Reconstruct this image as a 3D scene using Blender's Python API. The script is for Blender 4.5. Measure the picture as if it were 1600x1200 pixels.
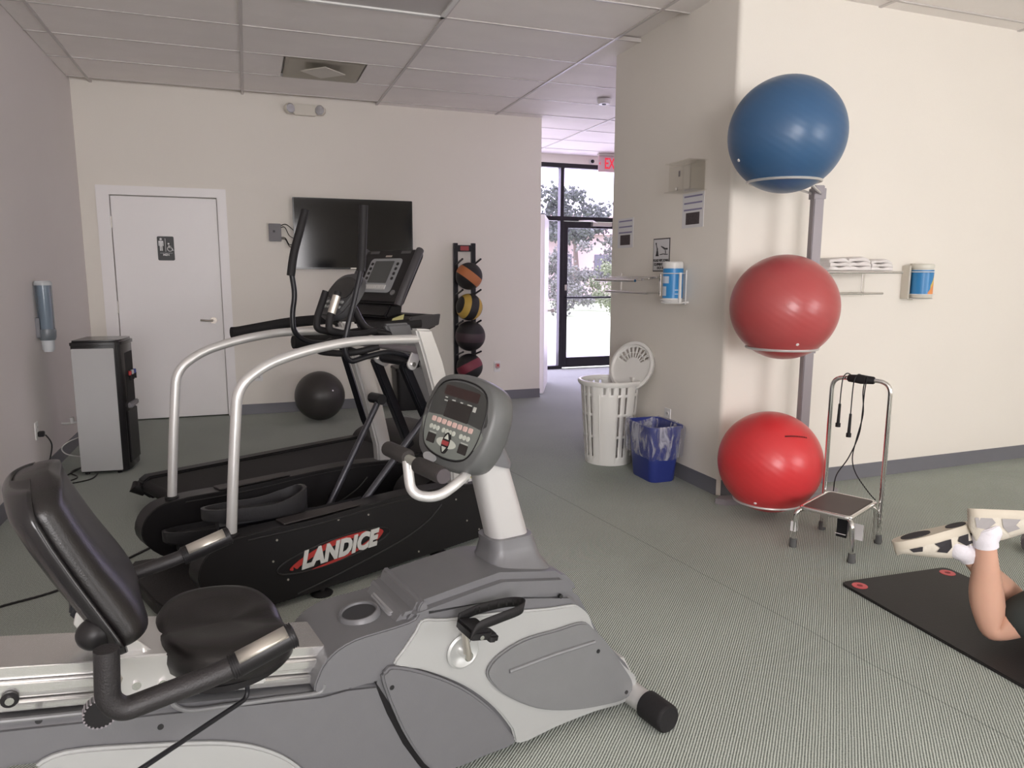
import bpy, bmesh, math, random
import numpy as np
from mathutils import Vector, Matrix
random.seed(4)
S = bpy.context.scene
for o in list(bpy.data.objects): bpy.data.objects.remove(o)
PI = math.pi
# ------------------------------------------------------------------ camera
RC = np.array([[0.9401, 0.0491, -0.3373], [-0.3408, 0.1441, -0.9290], [0.0030, 0.9883, 0.1522]])
CAM_H = 1.367; FPX = 1129.9
cam = bpy.data.cameras.new('camera'); cam.sensor_width = 36; cam.lens = 36 * FPX / 1600
cam.clip_start = 0.02
camo = bpy.data.objects.new('camera', cam); S.collection.objects.link(camo)
m3 = Matrix([list(r) for r in RC]); q = m3.to_quaternion(); q.normalize()
camo.matrix_world = Matrix.Translation((0, 0, CAM_H)) @ q.to_matrix().to_4x4()
S.camera = camo
# ------------------------------------------------------------------ room dimensions (metres)
XL, XR, YN, YF, YB, XE, CZ = -1.333, 2.682, 3.639, 5.115, 7.347, 2.991, 2.965
YG, XEAST, YS = 9.45, 6.6, -2.8
# ------------------------------------------------------------------ world, lights, exposure
S.view_settings.view_transform = 'Standard'; S.view_settings.look = 'None'
S.view_settings.gamma = 1; S.view_settings.use_curve_mapping = False
S.view_settings.exposure = 0.0
W = bpy.data.worlds.new('overcast_sky'); S.world = W; W.use_nodes = True
nt = W.node_tree; bg = nt.nodes['Background']
bg.inputs[0].default_value = (0.93, 0.92, 1.0, 1); bg.inputs[1].default_value = 6.6
def area(name, loc, rot, sx, sy, power, col):
    l = bpy.data.lights.new(name, 'AREA'); l.shape = 'RECTANGLE'; l.size = sx; l.size_y = sy
    l.energy = power; l.color = col
    o = bpy.data.objects.new(name, l); S.collection.objects.link(o); o.location = loc; o.rotation_euler = rot
    return o
# daylight entering by the two windows behind the photographer
area('window_daylight', (5.12, YS - 0.10, 1.6), (PI / 2 + .12, 0, 0), 2.3, 1.7, 66, (1.0, 0.965, 0.90))
area('window_daylight', (0.25, YS - 0.10, 1.6), (PI / 2 + .12, 0, 0), 2.0, 1.7, 150, (1.0, 0.955, 0.93))
# daylight entering by the glass entrance at the end of the corridor
area('entrance_daylight', (4.3, YG + 0.25, 1.5), (-PI / 2, 0, 0), 2.4, 2.6, 70, (0.90, 0.84, 1.0))
# ------------------------------------------------------------------ materials
MC = {}
def mat(name, col, rough=0.5, metal=0.0, noise=0.0, nscale=8, bump=0.0, bscale=60, spec=0.5, coat=0.0, emit=None, estr=0, sss=0):
    if name in MC: return MC[name]
    m = bpy.data.materials.new(name); m.use_nodes = True; n = m.node_tree; b = n.nodes['Principled BSDF']
    b.inputs['Base Color'].default_value = (*col, 1); b.inputs['Roughness'].default_value = rough
    b.inputs['Metallic'].default_value = metal; b.inputs['Specular IOR Level'].default_value = spec
    if coat: b.inputs['Coat Weight'].default_value = coat; b.inputs['Coat Roughness'].default_value = 0.15
    if sss: b.inputs['Subsurface Weight'].default_value = sss; b.inputs['Subsurface Radius'].default_value = (0.02, 0.008, 0.004)
    if emit: b.inputs['Emission Color'].default_value = (*emit, 1); b.inputs['Emission Strength'].default_value = estr
    tc = n.nodes.new('ShaderNodeTexCoord')
    if noise:
        t = n.nodes.new('ShaderNodeTexNoise'); t.inputs['Scale'].default_value = nscale; t.inputs['Detail'].default_value = 4
        n.links.new(tc.outputs['Object'], t.inputs['Vector'])
        mx = n.nodes.new('ShaderNodeMix'); mx.data_type = 'RGBA'
        mx.inputs[6].default_value = (*[c * (1 - noise) for c in col], 1); mx.inputs[7].default_value = (*[min(1, c * (1 + noise)) for c in col], 1)
        n.links.new(t.outputs['Fac'], mx.inputs[0]); n.links.new(mx.outputs[2], b.inputs['Base Color'])
    if bump:
        t2 = n.nodes.new('ShaderNodeTexNoise'); t2.inputs['Scale'].default_value = bscale; t2.inputs['Detail'].default_value = 3
        n.links.new(tc.outputs['Object'], t2.inputs['Vector'])
        bp = n.nodes.new('ShaderNodeBump'); bp.inputs['Strength'].default_value = bump; bp.inputs['Distance'].default_value = 0.004
        n.links.new(t2.outputs['Fac'], bp.inputs['Height']); n.links.new(bp.outputs[0], b.inputs['Normal'])
    MC[name] = m
    return m
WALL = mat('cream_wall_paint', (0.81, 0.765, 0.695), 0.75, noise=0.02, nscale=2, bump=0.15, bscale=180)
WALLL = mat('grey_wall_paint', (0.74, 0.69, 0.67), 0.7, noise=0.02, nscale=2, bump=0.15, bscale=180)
TILE = mat('ceiling_tile_board', (0.92, 0.87, 0.83), 0.9, noise=0.05, nscale=3, bump=0.5, bscale=250)
TBAR = mat('ceiling_grid_enamel', (0.60, 0.56, 0.54), 0.45)
BASEB = mat('grey_vinyl_base', (0.16, 0.16, 0.18), 0.5, noise=0.05)
WHITEP = mat('white_semi_gloss_paint', (0.88, 0.85, 0.84), 0.4, noise=0.01)
WPLAST = mat('white_plastic', (0.80, 0.79, 0.77), 0.4)
BLKFR = mat('black_anodised_frame', (0.012, 0.010, 0.014), 0.4, 0.2)
BLKPL = mat('black_plastic', (0.010, 0.009, 0.010), 0.42, noise=0.1, nscale=30, bump=0.05, spec=.35)
BLKRUB = mat('black_rubber', (0.011, 0.010, 0.011), 0.65, bump=0.1, bscale=120, spec=.35)
BLKVIN = mat('black_vinyl', (0.009, 0.0075, 0.0075), 0.36, bump=0.12, bscale=300)
BLKMET = mat('black_painted_steel', (0.010, 0.010, 0.013), 0.33, 0.1, spec=.4)
SILP = mat('silver_painted_steel', (0.66, 0.65, 0.64), 0.33, 0.55, noise=0.02)
ALU = mat('brushed_aluminium', (0.76, 0.75, 0.74), 0.24, 0.85, noise=0.03, nscale=40)
CHROME = mat('chrome', (0.78, 0.77, 0.76), 0.10, 1.0)
STEEL = mat('brushed_steel', (0.60, 0.565, 0.51), 0.38, 0.85)
BKGREY = mat('dark_grey_moulded_plastic', (0.135, 0.135, 0.142), 0.40, noise=0.05, nscale=20, bump=0.06, bscale=260)
BKGREY2 = mat('mid_grey_moulded_plastic', (0.165, 0.167, 0.17), 0.40, noise=0.05, nscale=20, bump=0.06, bscale=260)
BKSIL = mat('silver_plastic', (0.45, 0.455, 0.45), 0.36, 0.35, noise=0.02)
GREYPLATE = mat('grey_enamel_post', (0.27, 0.245, 0.26), 0.45, 0.2)
def glass_mat(name, tint, gl=0.08, rough=0.02):
    m = bpy.data.materials.new(name); m.use_nodes = True; n = m.node_tree; n.nodes.clear()
    out = n.nodes.new('ShaderNodeOutputMaterial'); mx = n.nodes.new('ShaderNodeMixShader'); t = n.nodes.new('ShaderNodeBsdfTransparent')
    g = n.nodes.new('ShaderNodeBsdfGlossy'); g.inputs['Roughness'].default_value = rough; t.inputs[0].default_value = (*tint, 1)
    fr = n.nodes.new('ShaderNodeLayerWeight'); fr.inputs[0].default_value = .35
    ml = n.nodes.new('ShaderNodeMath'); ml.operation = 'MULTIPLY_ADD'; ml.inputs[1].default_value = gl; ml.inputs[2].default_value = .03
    n.links.new(fr.outputs['Facing'], ml.inputs[0]); n.links.new(ml.outputs[0], mx.inputs[0]); n.links.new(t.outputs[0], mx.inputs[1]); n.links.new(g.outputs[0], mx.inputs[2])
    n.links.new(mx.outputs[0], out.inputs[0]); return m
GLASS = glass_mat('haze_tinted_glass', (0.88, 0.84, 0.97), 0.25)  # purple lens haze put into the tint of the entrance glass
ACRY = glass_mat('clear_acrylic', (0.975, 0.97, 0.955), 0.35, 0.06)
BLUEACRY = glass_mat('smoky_blue_acrylic', (0.55, 0.62, 0.68), 0.5, 0.12)

def film():
    m = bpy.data.materials.new('clear_bin_liner_film'); m.use_nodes = True; n = m.node_tree; n.nodes.clear()
    out = n.nodes.new('ShaderNodeOutputMaterial'); t = n.nodes.new('ShaderNodeBsdfTransparent'); t.inputs[0].default_value = (.93, .93, .96, 1)
    d = n.nodes.new('ShaderNodeBsdfPrincipled'); d.inputs['Base Color'].default_value = (.72, .72, .80, 1); d.inputs['Roughness'].default_value = .22
    tc = n.nodes.new('ShaderNodeTexCoord'); mp = n.nodes.new('ShaderNodeMapping'); mp.inputs['Scale'].default_value = (14, 14, 4); mp.inputs['Rotation'].default_value = (.3, .5, .2)
    ns = n.nodes.new('ShaderNodeTexNoise'); ns.inputs['Scale'].default_value = 1.3; ns.inputs['Detail'].default_value = 4; ns.inputs['Distortion'].default_value = 1.2
    n.links.new(tc.outputs['Object'], mp.inputs[0]); n.links.new(mp.outputs[0], ns.inputs['Vector'])
    cr = n.nodes.new('ShaderNodeValToRGB'); cr.color_ramp.elements[0].position = .47; cr.color_ramp.elements[0].color = (.07, .07, .07, 1); cr.color_ramp.elements[1].position = .66; cr.color_ramp.elements[1].color = (.62, .62, .62, 1)  # whitish streaks mixed into the clear film paint its highlights
    bp = n.nodes.new('ShaderNodeBump'); bp.inputs['Strength'].default_value = 1; bp.inputs['Distance'].default_value = .02; n.links.new(ns.outputs['Fac'], bp.inputs['Height']); n.links.new(bp.outputs[0], d.inputs['Normal'])
    mx = n.nodes.new('ShaderNodeMixShader'); n.links.new(ns.outputs['Fac'], cr.inputs[0]); n.links.new(cr.outputs[0], mx.inputs[0]); n.links.new(t.outputs[0], mx.inputs[1]); n.links.new(d.outputs[0], mx.inputs[2]); n.links.new(mx.outputs[0], out.inputs[0])
    return m
BAGM = film()
def carpet():
    m = bpy.data.materials.new('ribbed_green_grey_carpet'); m.use_nodes = True; n = m.node_tree; b = n.nodes['Principled BSDF']
    b.inputs['Roughness'].default_value = 0.95; b.inputs['Specular IOR Level'].default_value = 0.15
    tc = n.nodes.new('ShaderNodeTexCoord'); mp = n.nodes.new('ShaderNodeMapping'); mp.inputs['Rotation'].default_value = (0, 0, math.radians(-44))
    mp.vector_type = 'TEXTURE'
    n.links.new(tc.outputs['Object'], mp.inputs['Vector'])
    wv = n.nodes.new('ShaderNodeTexWave'); wv.wave_type = 'BANDS'; wv.bands_direction = 'X'; wv.inputs['Scale'].default_value = 2 * PI / 20 / 0.0082
    wv.inputs['Distortion'].default_value = 1.0; wv.inputs['Detail'].default_value = 2; wv.inputs['Detail Scale'].default_value = 0.35
    n.links.new(mp.outputs[0], wv.inputs['Vector'])
    ns = n.nodes.new('ShaderNodeTexNoise'); ns.inputs['Scale'].default_value = 160; ns.inputs['Detail'].default_value = 3; n.links.new(tc.outputs['Object'], ns.inputs['Vector'])
    n2 = n.nodes.new('ShaderNodeTexNoise'); n2.inputs['Scale'].default_value = 1.3; n2.inputs['Detail'].default_value = 5; n.links.new(tc.outputs['Object'], n2.inputs['Vector'])
    ad = n.nodes.new('ShaderNodeMath'); ad.operation = 'MULTIPLY_ADD'; ad.inputs[1].default_value = 0.55
    n.links.new(wv.outputs['Fac'], ad.inputs[0]); mm = n.nodes.new('ShaderNodeMath'); mm.operation = 'MULTIPLY'; mm.inputs[1].default_value = 0.5
    n.links.new(ns.outputs['Fac'], mm.inputs[0]); n.links.new(mm.outputs[0], ad.inputs[2])
    cr = n.nodes.new('ShaderNodeValToRGB'); cr.color_ramp.elements[0].position = 0.15; cr.color_ramp.elements[0].color = (0.105, 0.119, 0.107, 1)
    cr.color_ramp.elements[1].position = 0.85; cr.color_ramp.elements[1].color = (0.60, 0.645, 0.585, 1)
    n.links.new(ad.outputs[0], cr.inputs[0])
    mx = n.nodes.new('ShaderNodeMix'); mx.data_type = 'RGBA'; mx.blend_type = 'MULTIPLY'; mx.inputs[0].default_value = 0.8
    cr2 = n.nodes.new('ShaderNodeValToRGB'); cr2.color_ramp.elements[0].position = 0.3; cr2.color_ramp.elements[0].color = (0.86, 0.86, 0.86, 1); cr2.color_ramp.elements[1].position = 0.65
    n.links.new(n2.outputs['Fac'], cr2.inputs[0]); n.links.new(cr.outputs[0], mx.inputs[6]); n.links.new(cr2.outputs[0], mx.inputs[7])
    # seam between carpet rolls, a worn dark line
    sx = n.nodes.new('ShaderNodeSeparateXYZ'); n.links.new(tc.outputs['Object'], sx.inputs[0])
    wob = n.nodes.new('ShaderNodeTexNoise'); wob.inputs['Scale'].default_value = 6; n.links.new(tc.outputs['Object'], wob.inputs['Vector'])
    e = n.nodes.new('ShaderNodeMath'); e.operation = 'MULTIPLY_ADD'; e.inputs[1].default_value = 0.125; n.links.new(sx.outputs['Y'], e.inputs[0]); n.links.new(sx.outputs['X'], e.inputs[2])
    e2 = n.nodes.new('ShaderNodeMath'); e2.operation = 'MULTIPLY_ADD'; e2.inputs[1].default_value = 0.02; n.links.new(wob.outputs['Fac'], e2.inputs[0]); n.links.new(e.outputs[0], e2.inputs[2])
    e3 = n.nodes.new('ShaderNodeMath'); e3.operation = 'SUBTRACT'; e3.inputs[1].default_value = 2.248; n.links.new(e2.outputs[0], e3.inputs[0])
    e4 = n.nodes.new('ShaderNodeMath'); e4.operation = 'ABSOLUTE'; n.links.new(e3.outputs[0], e4.inputs[0])
    e5 = n.nodes.new('ShaderNodeMath'); e5.operation = 'LESS_THAN'; e5.inputs[1].default_value = 0.0035; n.links.new(e4.outputs[0], e5.inputs[0])
    e6 = n.nodes.new('ShaderNodeMath'); e6.operation = 'MULTIPLY'; e6.inputs[1].default_value = 0.28; n.links.new(e5.outputs[0], e6.inputs[0])
    mx2 = n.nodes.new('ShaderNodeMix'); mx2.data_type = 'RGBA'; mx2.inputs[7].default_value = (0.04, 0.045, 0.042, 1)
    n.links.new(e6.outputs[0], mx2.inputs[0]); n.links.new(mx.outputs[2], mx2.inputs[6]); n.links.new(mx2.outputs[2], b.inputs['Base Color'])
    bp = n.nodes.new('ShaderNodeBump'); bp.inputs['Strength'].default_value = 0.6; bp.inputs['Distance'].default_value = 0.003
    n.links.new(ad.outputs[0], bp.inputs['Height']); n.links.new(bp.outputs[0], b.inputs['Normal'])
    return m
CARPET = carpet()

# ------------------------------------------------------------------ helpers
ROOT = S.collection.objects
def BM(): return bmesh.new()
def obj(name, bm, m, parent=None, bevel=0, bseg=2, smooth=38, sub=0, kind=None, label=None):
    if bevel:
        bm.normal_update()
        ed = [e for e in bm.edges if len(e.link_faces) == 2 and e.calc_face_angle(0) > 0.6]
        if ed: bmesh.ops.bevel(bm, geom=ed, offset=bevel, segments=bseg, affect='EDGES', clamp_overlap=True)
    bmesh.ops.recalc_face_normals(bm, faces=bm.faces)
    if smooth:
        for f in bm.faces: f.smooth = True
        for e in bm.edges:
            e.smooth = not (len(e.link_faces) == 2 and e.calc_face_angle(0) > math.radians(smooth))
    me = bpy.data.meshes.new(name); bm.to_mesh(me); bm.free()
    ms = m if isinstance(m, (list, tuple)) else [m]
    for x in ms: me.materials.append(x)
    o = bpy.data.objects.new(name, me); ROOT.link(o)
    if parent is not None: o.parent = parent
    if sub:
        md = o.modifiers.new('smooth', 'SUBSURF'); md.levels = sub; md.render_levels = sub
    if kind: o['kind'] = kind
    if label: o['label'] = label
    return o
def thing(name, label, cat, loc=(0, 0, 0), rotz=0, group=None, rot=None):
    o = bpy.data.objects.new(name, None); ROOT.link(o); o.location = loc; o.rotation_euler = rot or (0, 0, rotz)
    o.empty_display_size = 0.05
    return tag(o, label, cat, group)
def tag(o, label, cat, group=None):
    o['label'] = label; o['category'] = cat
    if group: o['group'] = group
    return o
def copy_tree(o, parent=None):
    c = o.copy(); ROOT.link(c)
    if parent is not None: c.parent = parent
    for ch in [x for x in bpy.data.objects if x.parent == o and x != c]: copy_tree(ch, c)
    return c
def box(bm, x0, x1, y0, y1, z0, z1, M=None):
    vs = [bm.verts.new((x, y, z)) for z in (z0, z1) for y in (y0, y1) for x in (x0, x1)]
    for f in ((0, 2, 3, 1), (4, 5, 7, 6), (0, 1, 5, 4), (2, 6, 7, 3), (0, 4, 6, 2), (1, 3, 7, 5)): bm.faces.new([vs[i] for i in f])
    if M is not None: bmesh.ops.transform(bm, matrix=M, verts=vs)
    return vs
def prism(bm, poly, a, b, ax='v', M=None):
    """extrude a 2D outline; ax 'v': outline in x,z extruded along y; 'z': outline in x,y; 'x': outline in y,z"""
    def P(p, t):
        return {'v': (p[0], t, p[1]), 'z': (p[0], p[1], t), 'x': (t, p[0], p[1])}[ax]
    A = [bm.verts.new(P(p, a)) for p in poly]; B = [bm.verts.new(P(p, b)) for p in poly]
    n = len(poly)
    bm.faces.new(A); bm.faces.new(B[::-1])
    for i in range(n): bm.faces.new((A[i], B[i], B[(i + 1) % n], A[(i + 1) % n]))
    if M is not None: bmesh.ops.transform(bm, matrix=M, verts=A + B)
    return A + B
def rrect(w, h, r, seg=4, cx=0, cy=0):
    out = []
    for (sx, sy, a0) in ((1, 1, 0), (-1, 1, 90), (-1, -1, 180), (1, -1, 270)):
        for k in range(seg + 1):
            a = math.radians(a0 + 90 * k / seg); out.append((cx + sx * (w / 2 - r) + r * math.cos(a), cy + sy * (h / 2 - r) + r * math.sin(a)))
    return out
def ellipse(a, b, n=32, cx=0, cy=0, rot=0):
    c, s = math.cos(rot), math.sin(rot)
    return [(cx + a * math.cos(t) * c - b * math.sin(t) * s, cy + a * math.cos(t) * s + b * math.sin(t) * c) for t in [2 * PI * k / n for k in range(n)]]
def catmull(pts, k=6, closed=False):
    P = [Vector(p) for p in pts]; out = []; n = len(P)
    rng = range(n if closed else n - 1)
    for i in rng:
        if closed: p0, p1, p2, p3 = P[i - 1], P[i], P[(i + 1) % n], P[(i + 2) % n]
        else: p0, p1, p2, p3 = P[max(i - 1, 0)], P[i], P[i + 1], P[min(i + 2, n - 1)]
        for j in range(k):
            t = j / k
            out.append(0.5 * ((2 * p1) + (-p0 + p2) * t + (2 * p0 - 5 * p1 + 4 * p2 - p3) * t * t + (-p0 + 3 * p1 - 3 * p2 + p3) * t ** 3))
    if not closed: out.append(P[-1])
    return out
def sm2(pts, k=4, closed=True):
    return [(v.x, v.y) for v in catmull([(p[0], p[1], 0) for p in pts], k, closed)]
def rounded(pts, r=0.08, k=5):
    """polyline with filleted corners"""
    P = [Vector(p) for p in pts]; out = [P[0]]
    for i in range(1, len(P) - 1):
        a, b, c = P[i - 1], P[i], P[i + 1]; d1 = (a - b); d2 = (c - b)
        t = min(r, d1.length * 0.48, d2.length * 0.48); p = b + d1.normalized() * t; s = b + d2.normalized() * t
        for j in range(k + 1):
            u = j / k; out.append(p * (1 - u) ** 2 + b * 2 * u * (1 - u) + s * u * u)
    out.append(P[-1]); return out
def tube(bm, pts, r, seg=12, closed=False, caps=True, flat=1.0):
    P = [Vector(p) for p in pts]; n = len(P); rings = []
    rr = r if isinstance(r, (list, tuple)) else [r] * n
    up = None
    for i in range(n):
        if closed: t = P[(i + 1) % n] - P[i - 1]
        else: t = P[min(i + 1, n - 1)] - P[max(i - 1, 0)]
        if t.length < 1e-9: t = Vector((0, 0, 1))
        t.normalize()
        if up is None:
            up = Vector((0, 0, 1)) if abs(t.z) < 0.9 else Vector((1, 0, 0))
        s = t.cross(up)
        if s.length < 1e-6: s = t.cross(Vector((0, 1, 0)))
        s.normalize(); up = s.cross(t).normalized()
        rings.append([bm.verts.new(P[i] + s * rr[i] * math.cos(2 * PI * k / seg) + up * rr[i] * flat * math.sin(2 * PI * k / seg)) for k in range(seg)])
    for i in range(n if closed else n - 1):
        a, b = rings[i], rings[(i + 1) % n]
        for k in range(seg): bm.faces.new((a[k], a[(k + 1) % seg], b[(k + 1) % seg], b[k]))
    if caps and not closed: bm.faces.new(rings[0][::-1]); bm.faces.new(rings[-1])
    return bm
def cyl(bm, p, q, r, seg=20, r2=None): return tube(bm, [p, q], [r, r if r2 is None else r2], seg)
def lathe(bm, prof, seg=32, M=None, sx=1, sy=1):
    """prof: list of (radius, z)"""
    rings = []
    for (r, z) in prof:
        if r < 1e-6: rings.append([bm.verts.new((0, 0, z))])
        else: rings.append([bm.verts.new((r * sx * math.cos(2 * PI * k / seg), r * sy * math.sin(2 * PI * k / seg), z)) for k in range(seg)])
    for a, b in zip(rings, rings[1:]):
        if len(a) == 1 and len(b) == 1: continue
        for k in range(seg):
            if len(a) == 1: bm.faces.new((a[0], b[(k + 1) % seg], b[k]))
            elif len(b) == 1: bm.faces.new((a[k], a[(k + 1) % seg], b[0]))
            else: bm.faces.new((a[k], a[(k + 1) % seg], b[(k + 1) % seg], b[k]))
    vs = [v for r in rings for v in r]
    if M is not None: bmesh.ops.transform(bm, matrix=M, verts=vs)
    return vs
def sphere(bm, c, r, seg=32, rings=16, sc=(1, 1, 1)):
    M = Matrix.Translation(c) @ Matrix.Diagonal((r * sc[0], r * sc[1], r * sc[2], 1))
    return bmesh.ops.create_uvsphere(bm, u_segments=seg, v_segments=rings, radius=1, matrix=M)['verts']
def axis_M(p, d, up=(0, 0, 1)):
    """matrix taking +z to direction d, placed at p"""
    z = Vector(d).normalized(); u = Vector(up)
    if abs(z.dot(u)) > 0.99: u = Vector((0, 1, 0))
    x = u.cross(z).normalized(); y = z.cross(x)
    M = Matrix((x, y, z)).transposed().to_4x4(); M.translation = Vector(p); return M
def frame_M(p, x, y):
    """local x and y axes given (y re-orthogonalised), z = x cross y"""
    x = Vector(x).normalized(); y = Vector(y); y = (y - x * y.dot(x)).normalized(); z = x.cross(y)
    M = Matrix((x, y, z)).transposed().to_4x4(); M.translation = Vector(p); return M
def text(bm, s, size, M, ext=0.001, shear=0.0, off=0.0, align='CENTER', space=1.0, sx=1.0):
    c = bpy.data.curves.new('t', 'FONT'); c.body = s; c.size = size; c.extrude = ext; c.shear = shear; c.offset = off
    c.align_x = align; c.align_y = 'CENTER'; c.space_character = space; c.resolution_u = 3
    o = bpy.data.objects.new('t', c); ROOT.link(o); bpy.context.view_layer.update()
    me = bpy.data.meshes.new_from_object(o); me.transform(Matrix.Diagonal((sx, 1, 1, 1))); me.transform(M)
    bm.from_mesh(me); bpy.data.objects.remove(o); bpy.data.curves.remove(c); bpy.data.meshes.remove(me)
def grid_surf(bm, f, nu, nv, closeu=False, closev=False):
    V = [[bm.verts.new(f(i / (nu if closeu else nu - 1), j / (nv if closev else nv - 1))) for j in range(nv)] for i in range(nu)]
    for i in range(nu if closeu else nu - 1):
        for j in range(nv if closev else nv - 1):
            bm.faces.new((V[i][j], V[(i + 1) % nu][j], V[(i + 1) % nu][(j + 1) % nv], V[i][(j + 1) % nv]))
    return V
# pixel -> point on a real plane, used to size the machines from the photograph
C0 = np.array([0, 0, CAM_H])
def ray(x, y): return RC @ np.array([(x - 800) / FPX, -(y - 600) / FPX, -1.0])
def hz(x, y, z): r = ray(x, y); return C0 + r * ((z - CAM_H) / r[2])
class Frame:
    def __init__(s, O, deg):
        a = math.radians(deg); s.a = a; s.O = np.array([O[0], O[1], 0.0]); s.u = np.array([math.cos(a), math.sin(a), 0]); s.v = np.array([-math.sin(a), math.cos(a), 0])
    def pv(s, x, y, v):
        r = ray(x, y); t = np.dot(s.O + s.v * v - C0, s.v) / np.dot(r, s.v); q = C0 + r * t - s.O; return (float(q @ s.u), float(q[2]))
    def poly(s, pts, v): return [s.pv(x, y, v) for x, y in pts]
def struct(name, bm, m, **k): return obj(name, bm, m, kind='structure', **k)

# ================================================================== SETTING
bm = BM(); box(bm, XL - .1, XEAST + .1, YS - .1, YG + .1, -.06, 0); struct('floor', bm, CARPET)
# walls
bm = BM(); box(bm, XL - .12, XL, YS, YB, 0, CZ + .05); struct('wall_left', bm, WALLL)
DX0, DX1, DZ = -1.102, -0.231, 2.03
bm = BM(); box(bm, XL - .12, DX0 - .02, YB, YB + .12, 0, CZ + .05); box(bm, DX1 + .02, XE, YB, YB + .12, 0, CZ + .05); box(bm, DX0 - .02, DX1 + .02, YB, YB + .12, DZ + .02, CZ + .05); box(bm, XL - .12, DX1 + .3, YB + .121, YB + .2, 0, CZ + .05)  # last box: unseen backing added behind the door to stop light leaks
struct('wall_back', bm, WALL)
# block with the mirror-image side wall: one bullnosed mass
def block_outline():
    r = 0.03; pts = []
    for k in range(7):
        a = math.radians(180 + 90 * k / 6); pts.append((XR + r + r * math.cos(a), YN + r + r * math.sin(a)))
    pts += [(XEAST, YN + 0.0145 * (XEAST - XR)), (XEAST, YF), (XR, YF)]
    return pts
bm = BM(); prism(bm, block_outline(), 0, CZ + .05, 'z'); struct('wall_right', bm, WALL)
bm = BM(); box(bm, XEAST, XEAST + .12, YS, YG, 0, CZ + .05); struct('wall_east', bm, WALL)
# south wall with two window openings
bm = BM()
wins = [(-0.8, 1.3), (3.95, 6.3)]
xs = [XL] + [v for w in wins for v in w] + [XEAST]
for a, b in zip(xs[0::2], xs[1::2]): box(bm, a, b, YS - .12, YS, 0, CZ + .05)
for a, b in wins: box(bm, a, b, YS - .12, YS, 0, .75); box(bm, a, b, YS - .12, YS, 2.45, CZ + .05)
struct('wall_south', bm, WALL)
for i, (a, b) in enumerate(wins):
    bm = BM()
    for x in (a, (a + b) / 2 - .03, b - .06): box(bm, x, x + .06, YS - .05, YS + .01, .75, 2.45)
    for z in (.75, 2.39): box(bm, a, b, YS - .05, YS + .01, z, z + .06)
    w = struct('window_%d' % (i + 2), bm, BLKFR)
# corridor: wall behind the back wall and glazed end
bm = BM(); box(bm, 1.9, XEAST, YG, YG + .12, 2.86, CZ + .05); struct('wall_corridor_end', bm, WALL)
bm = BM(); box(bm, 1.8, 1.9, YB + .12, YG + .12, 0, CZ + .05); struct('wall_corridor_left', bm, WALL)
# storefront glazing
FX = [1.9, 3.02, 4.14, 5.10, 6.1, XEAST]
bm = BM()
for x in FX[:-1] + [XEAST - .06]: box(bm, x, x + .055, YG, YG + .10, 0, 2.86)
for z, h in ((2.80, .06), (2.085, .06)): box(bm, 1.9, XEAST, YG - .002, YG + .102, z, z + h)
box(bm, 1.9, 4.14, YG - .002, YG + .102, 0, .05); box(bm, 5.1, XEAST, YG - .002, YG + .102, 0, .05)
win = struct('window_1', bm, BLKFR, bevel=.003, bseg=1)
for k in range(len(FX) - 1):
    for z0, z1 in ((.05, 2.085), (2.145, 2.80)):
        if k == 2 and z0 < 1: continue
        bm = BM(); box(bm, FX[k] + .055, FX[k + 1], YG + .045, YG + .053, z0, z1); obj('pane', bm, GLASS, win)
bm = BM(); x0, x1 = 4.20, 5.095
for x in (x0, x1 - .07): box(bm, x, x + .07, YG + .02, YG + .075, .02, 2.08)
for z0, z1 in ((.02, .16), (1.99, 2.08)): box(bm, x0 + .07, x1 - .07, YG + .02, YG + .075, z0, z1)
door = struct('door_2', bm, BLKFR, bevel=.003, bseg=1)
bm = BM(); box(bm, x0 + .07, x1 - .07, YG + .044, YG + .052, .16, 1.99); obj('pane', bm, GLASS, door)
bm = BM(); tube(bm, [(x0 + .03, YG - .04, 1.02), (x1 - .03, YG - .04, 1.02)], .014, 10)
for x in (x0 + .05, x1 - .05): cyl(bm, (x, YG - .04, 1.02), (x, YG + .03, 1.02), .01)
obj('push_bar', bm, BLKMET, door)
bm = BM(); box(bm, 4.62, 4.92, YG - .05, YG + .02, 2.02, 2.075); tube(bm, [(4.7, YG - .05, 2.06), (4.55, YG - .18, 2.08), (4.42, YG - .01, 2.09)], .008, 8)
obj('door_closer', bm, STEEL, door)
bm = BM(); box(bm, x0 + .02, x0 + .05, YG - .005, YG + .02, 1.12, 1.2); obj('lock', bm, STEEL, door)
# white door standing open beyond the back wall
bm = BM(); M = Matrix.Translation((3.06, YB + .17, 0)) @ Matrix.Rotation(math.radians(64.5), 4, 'Z')
box(bm, 0, .93, -.045, 0, .01, 2.0, M); d3 = struct('door_3', bm, WHITEP, bevel=.003, bseg=1)
bm = BM()
for s in (-1, 1):
    y = -.0225 + s * .0225
    cyl(bm, (.865, y, .905), (.865, y + s * .05, .905), .012); sphere(bm, (.865, y + s * .06, .905), .028, 16, 10)
bmesh.ops.transform(bm, matrix=M, verts=bm.verts); obj('door_handle', bm, STEEL, d3)
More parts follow.
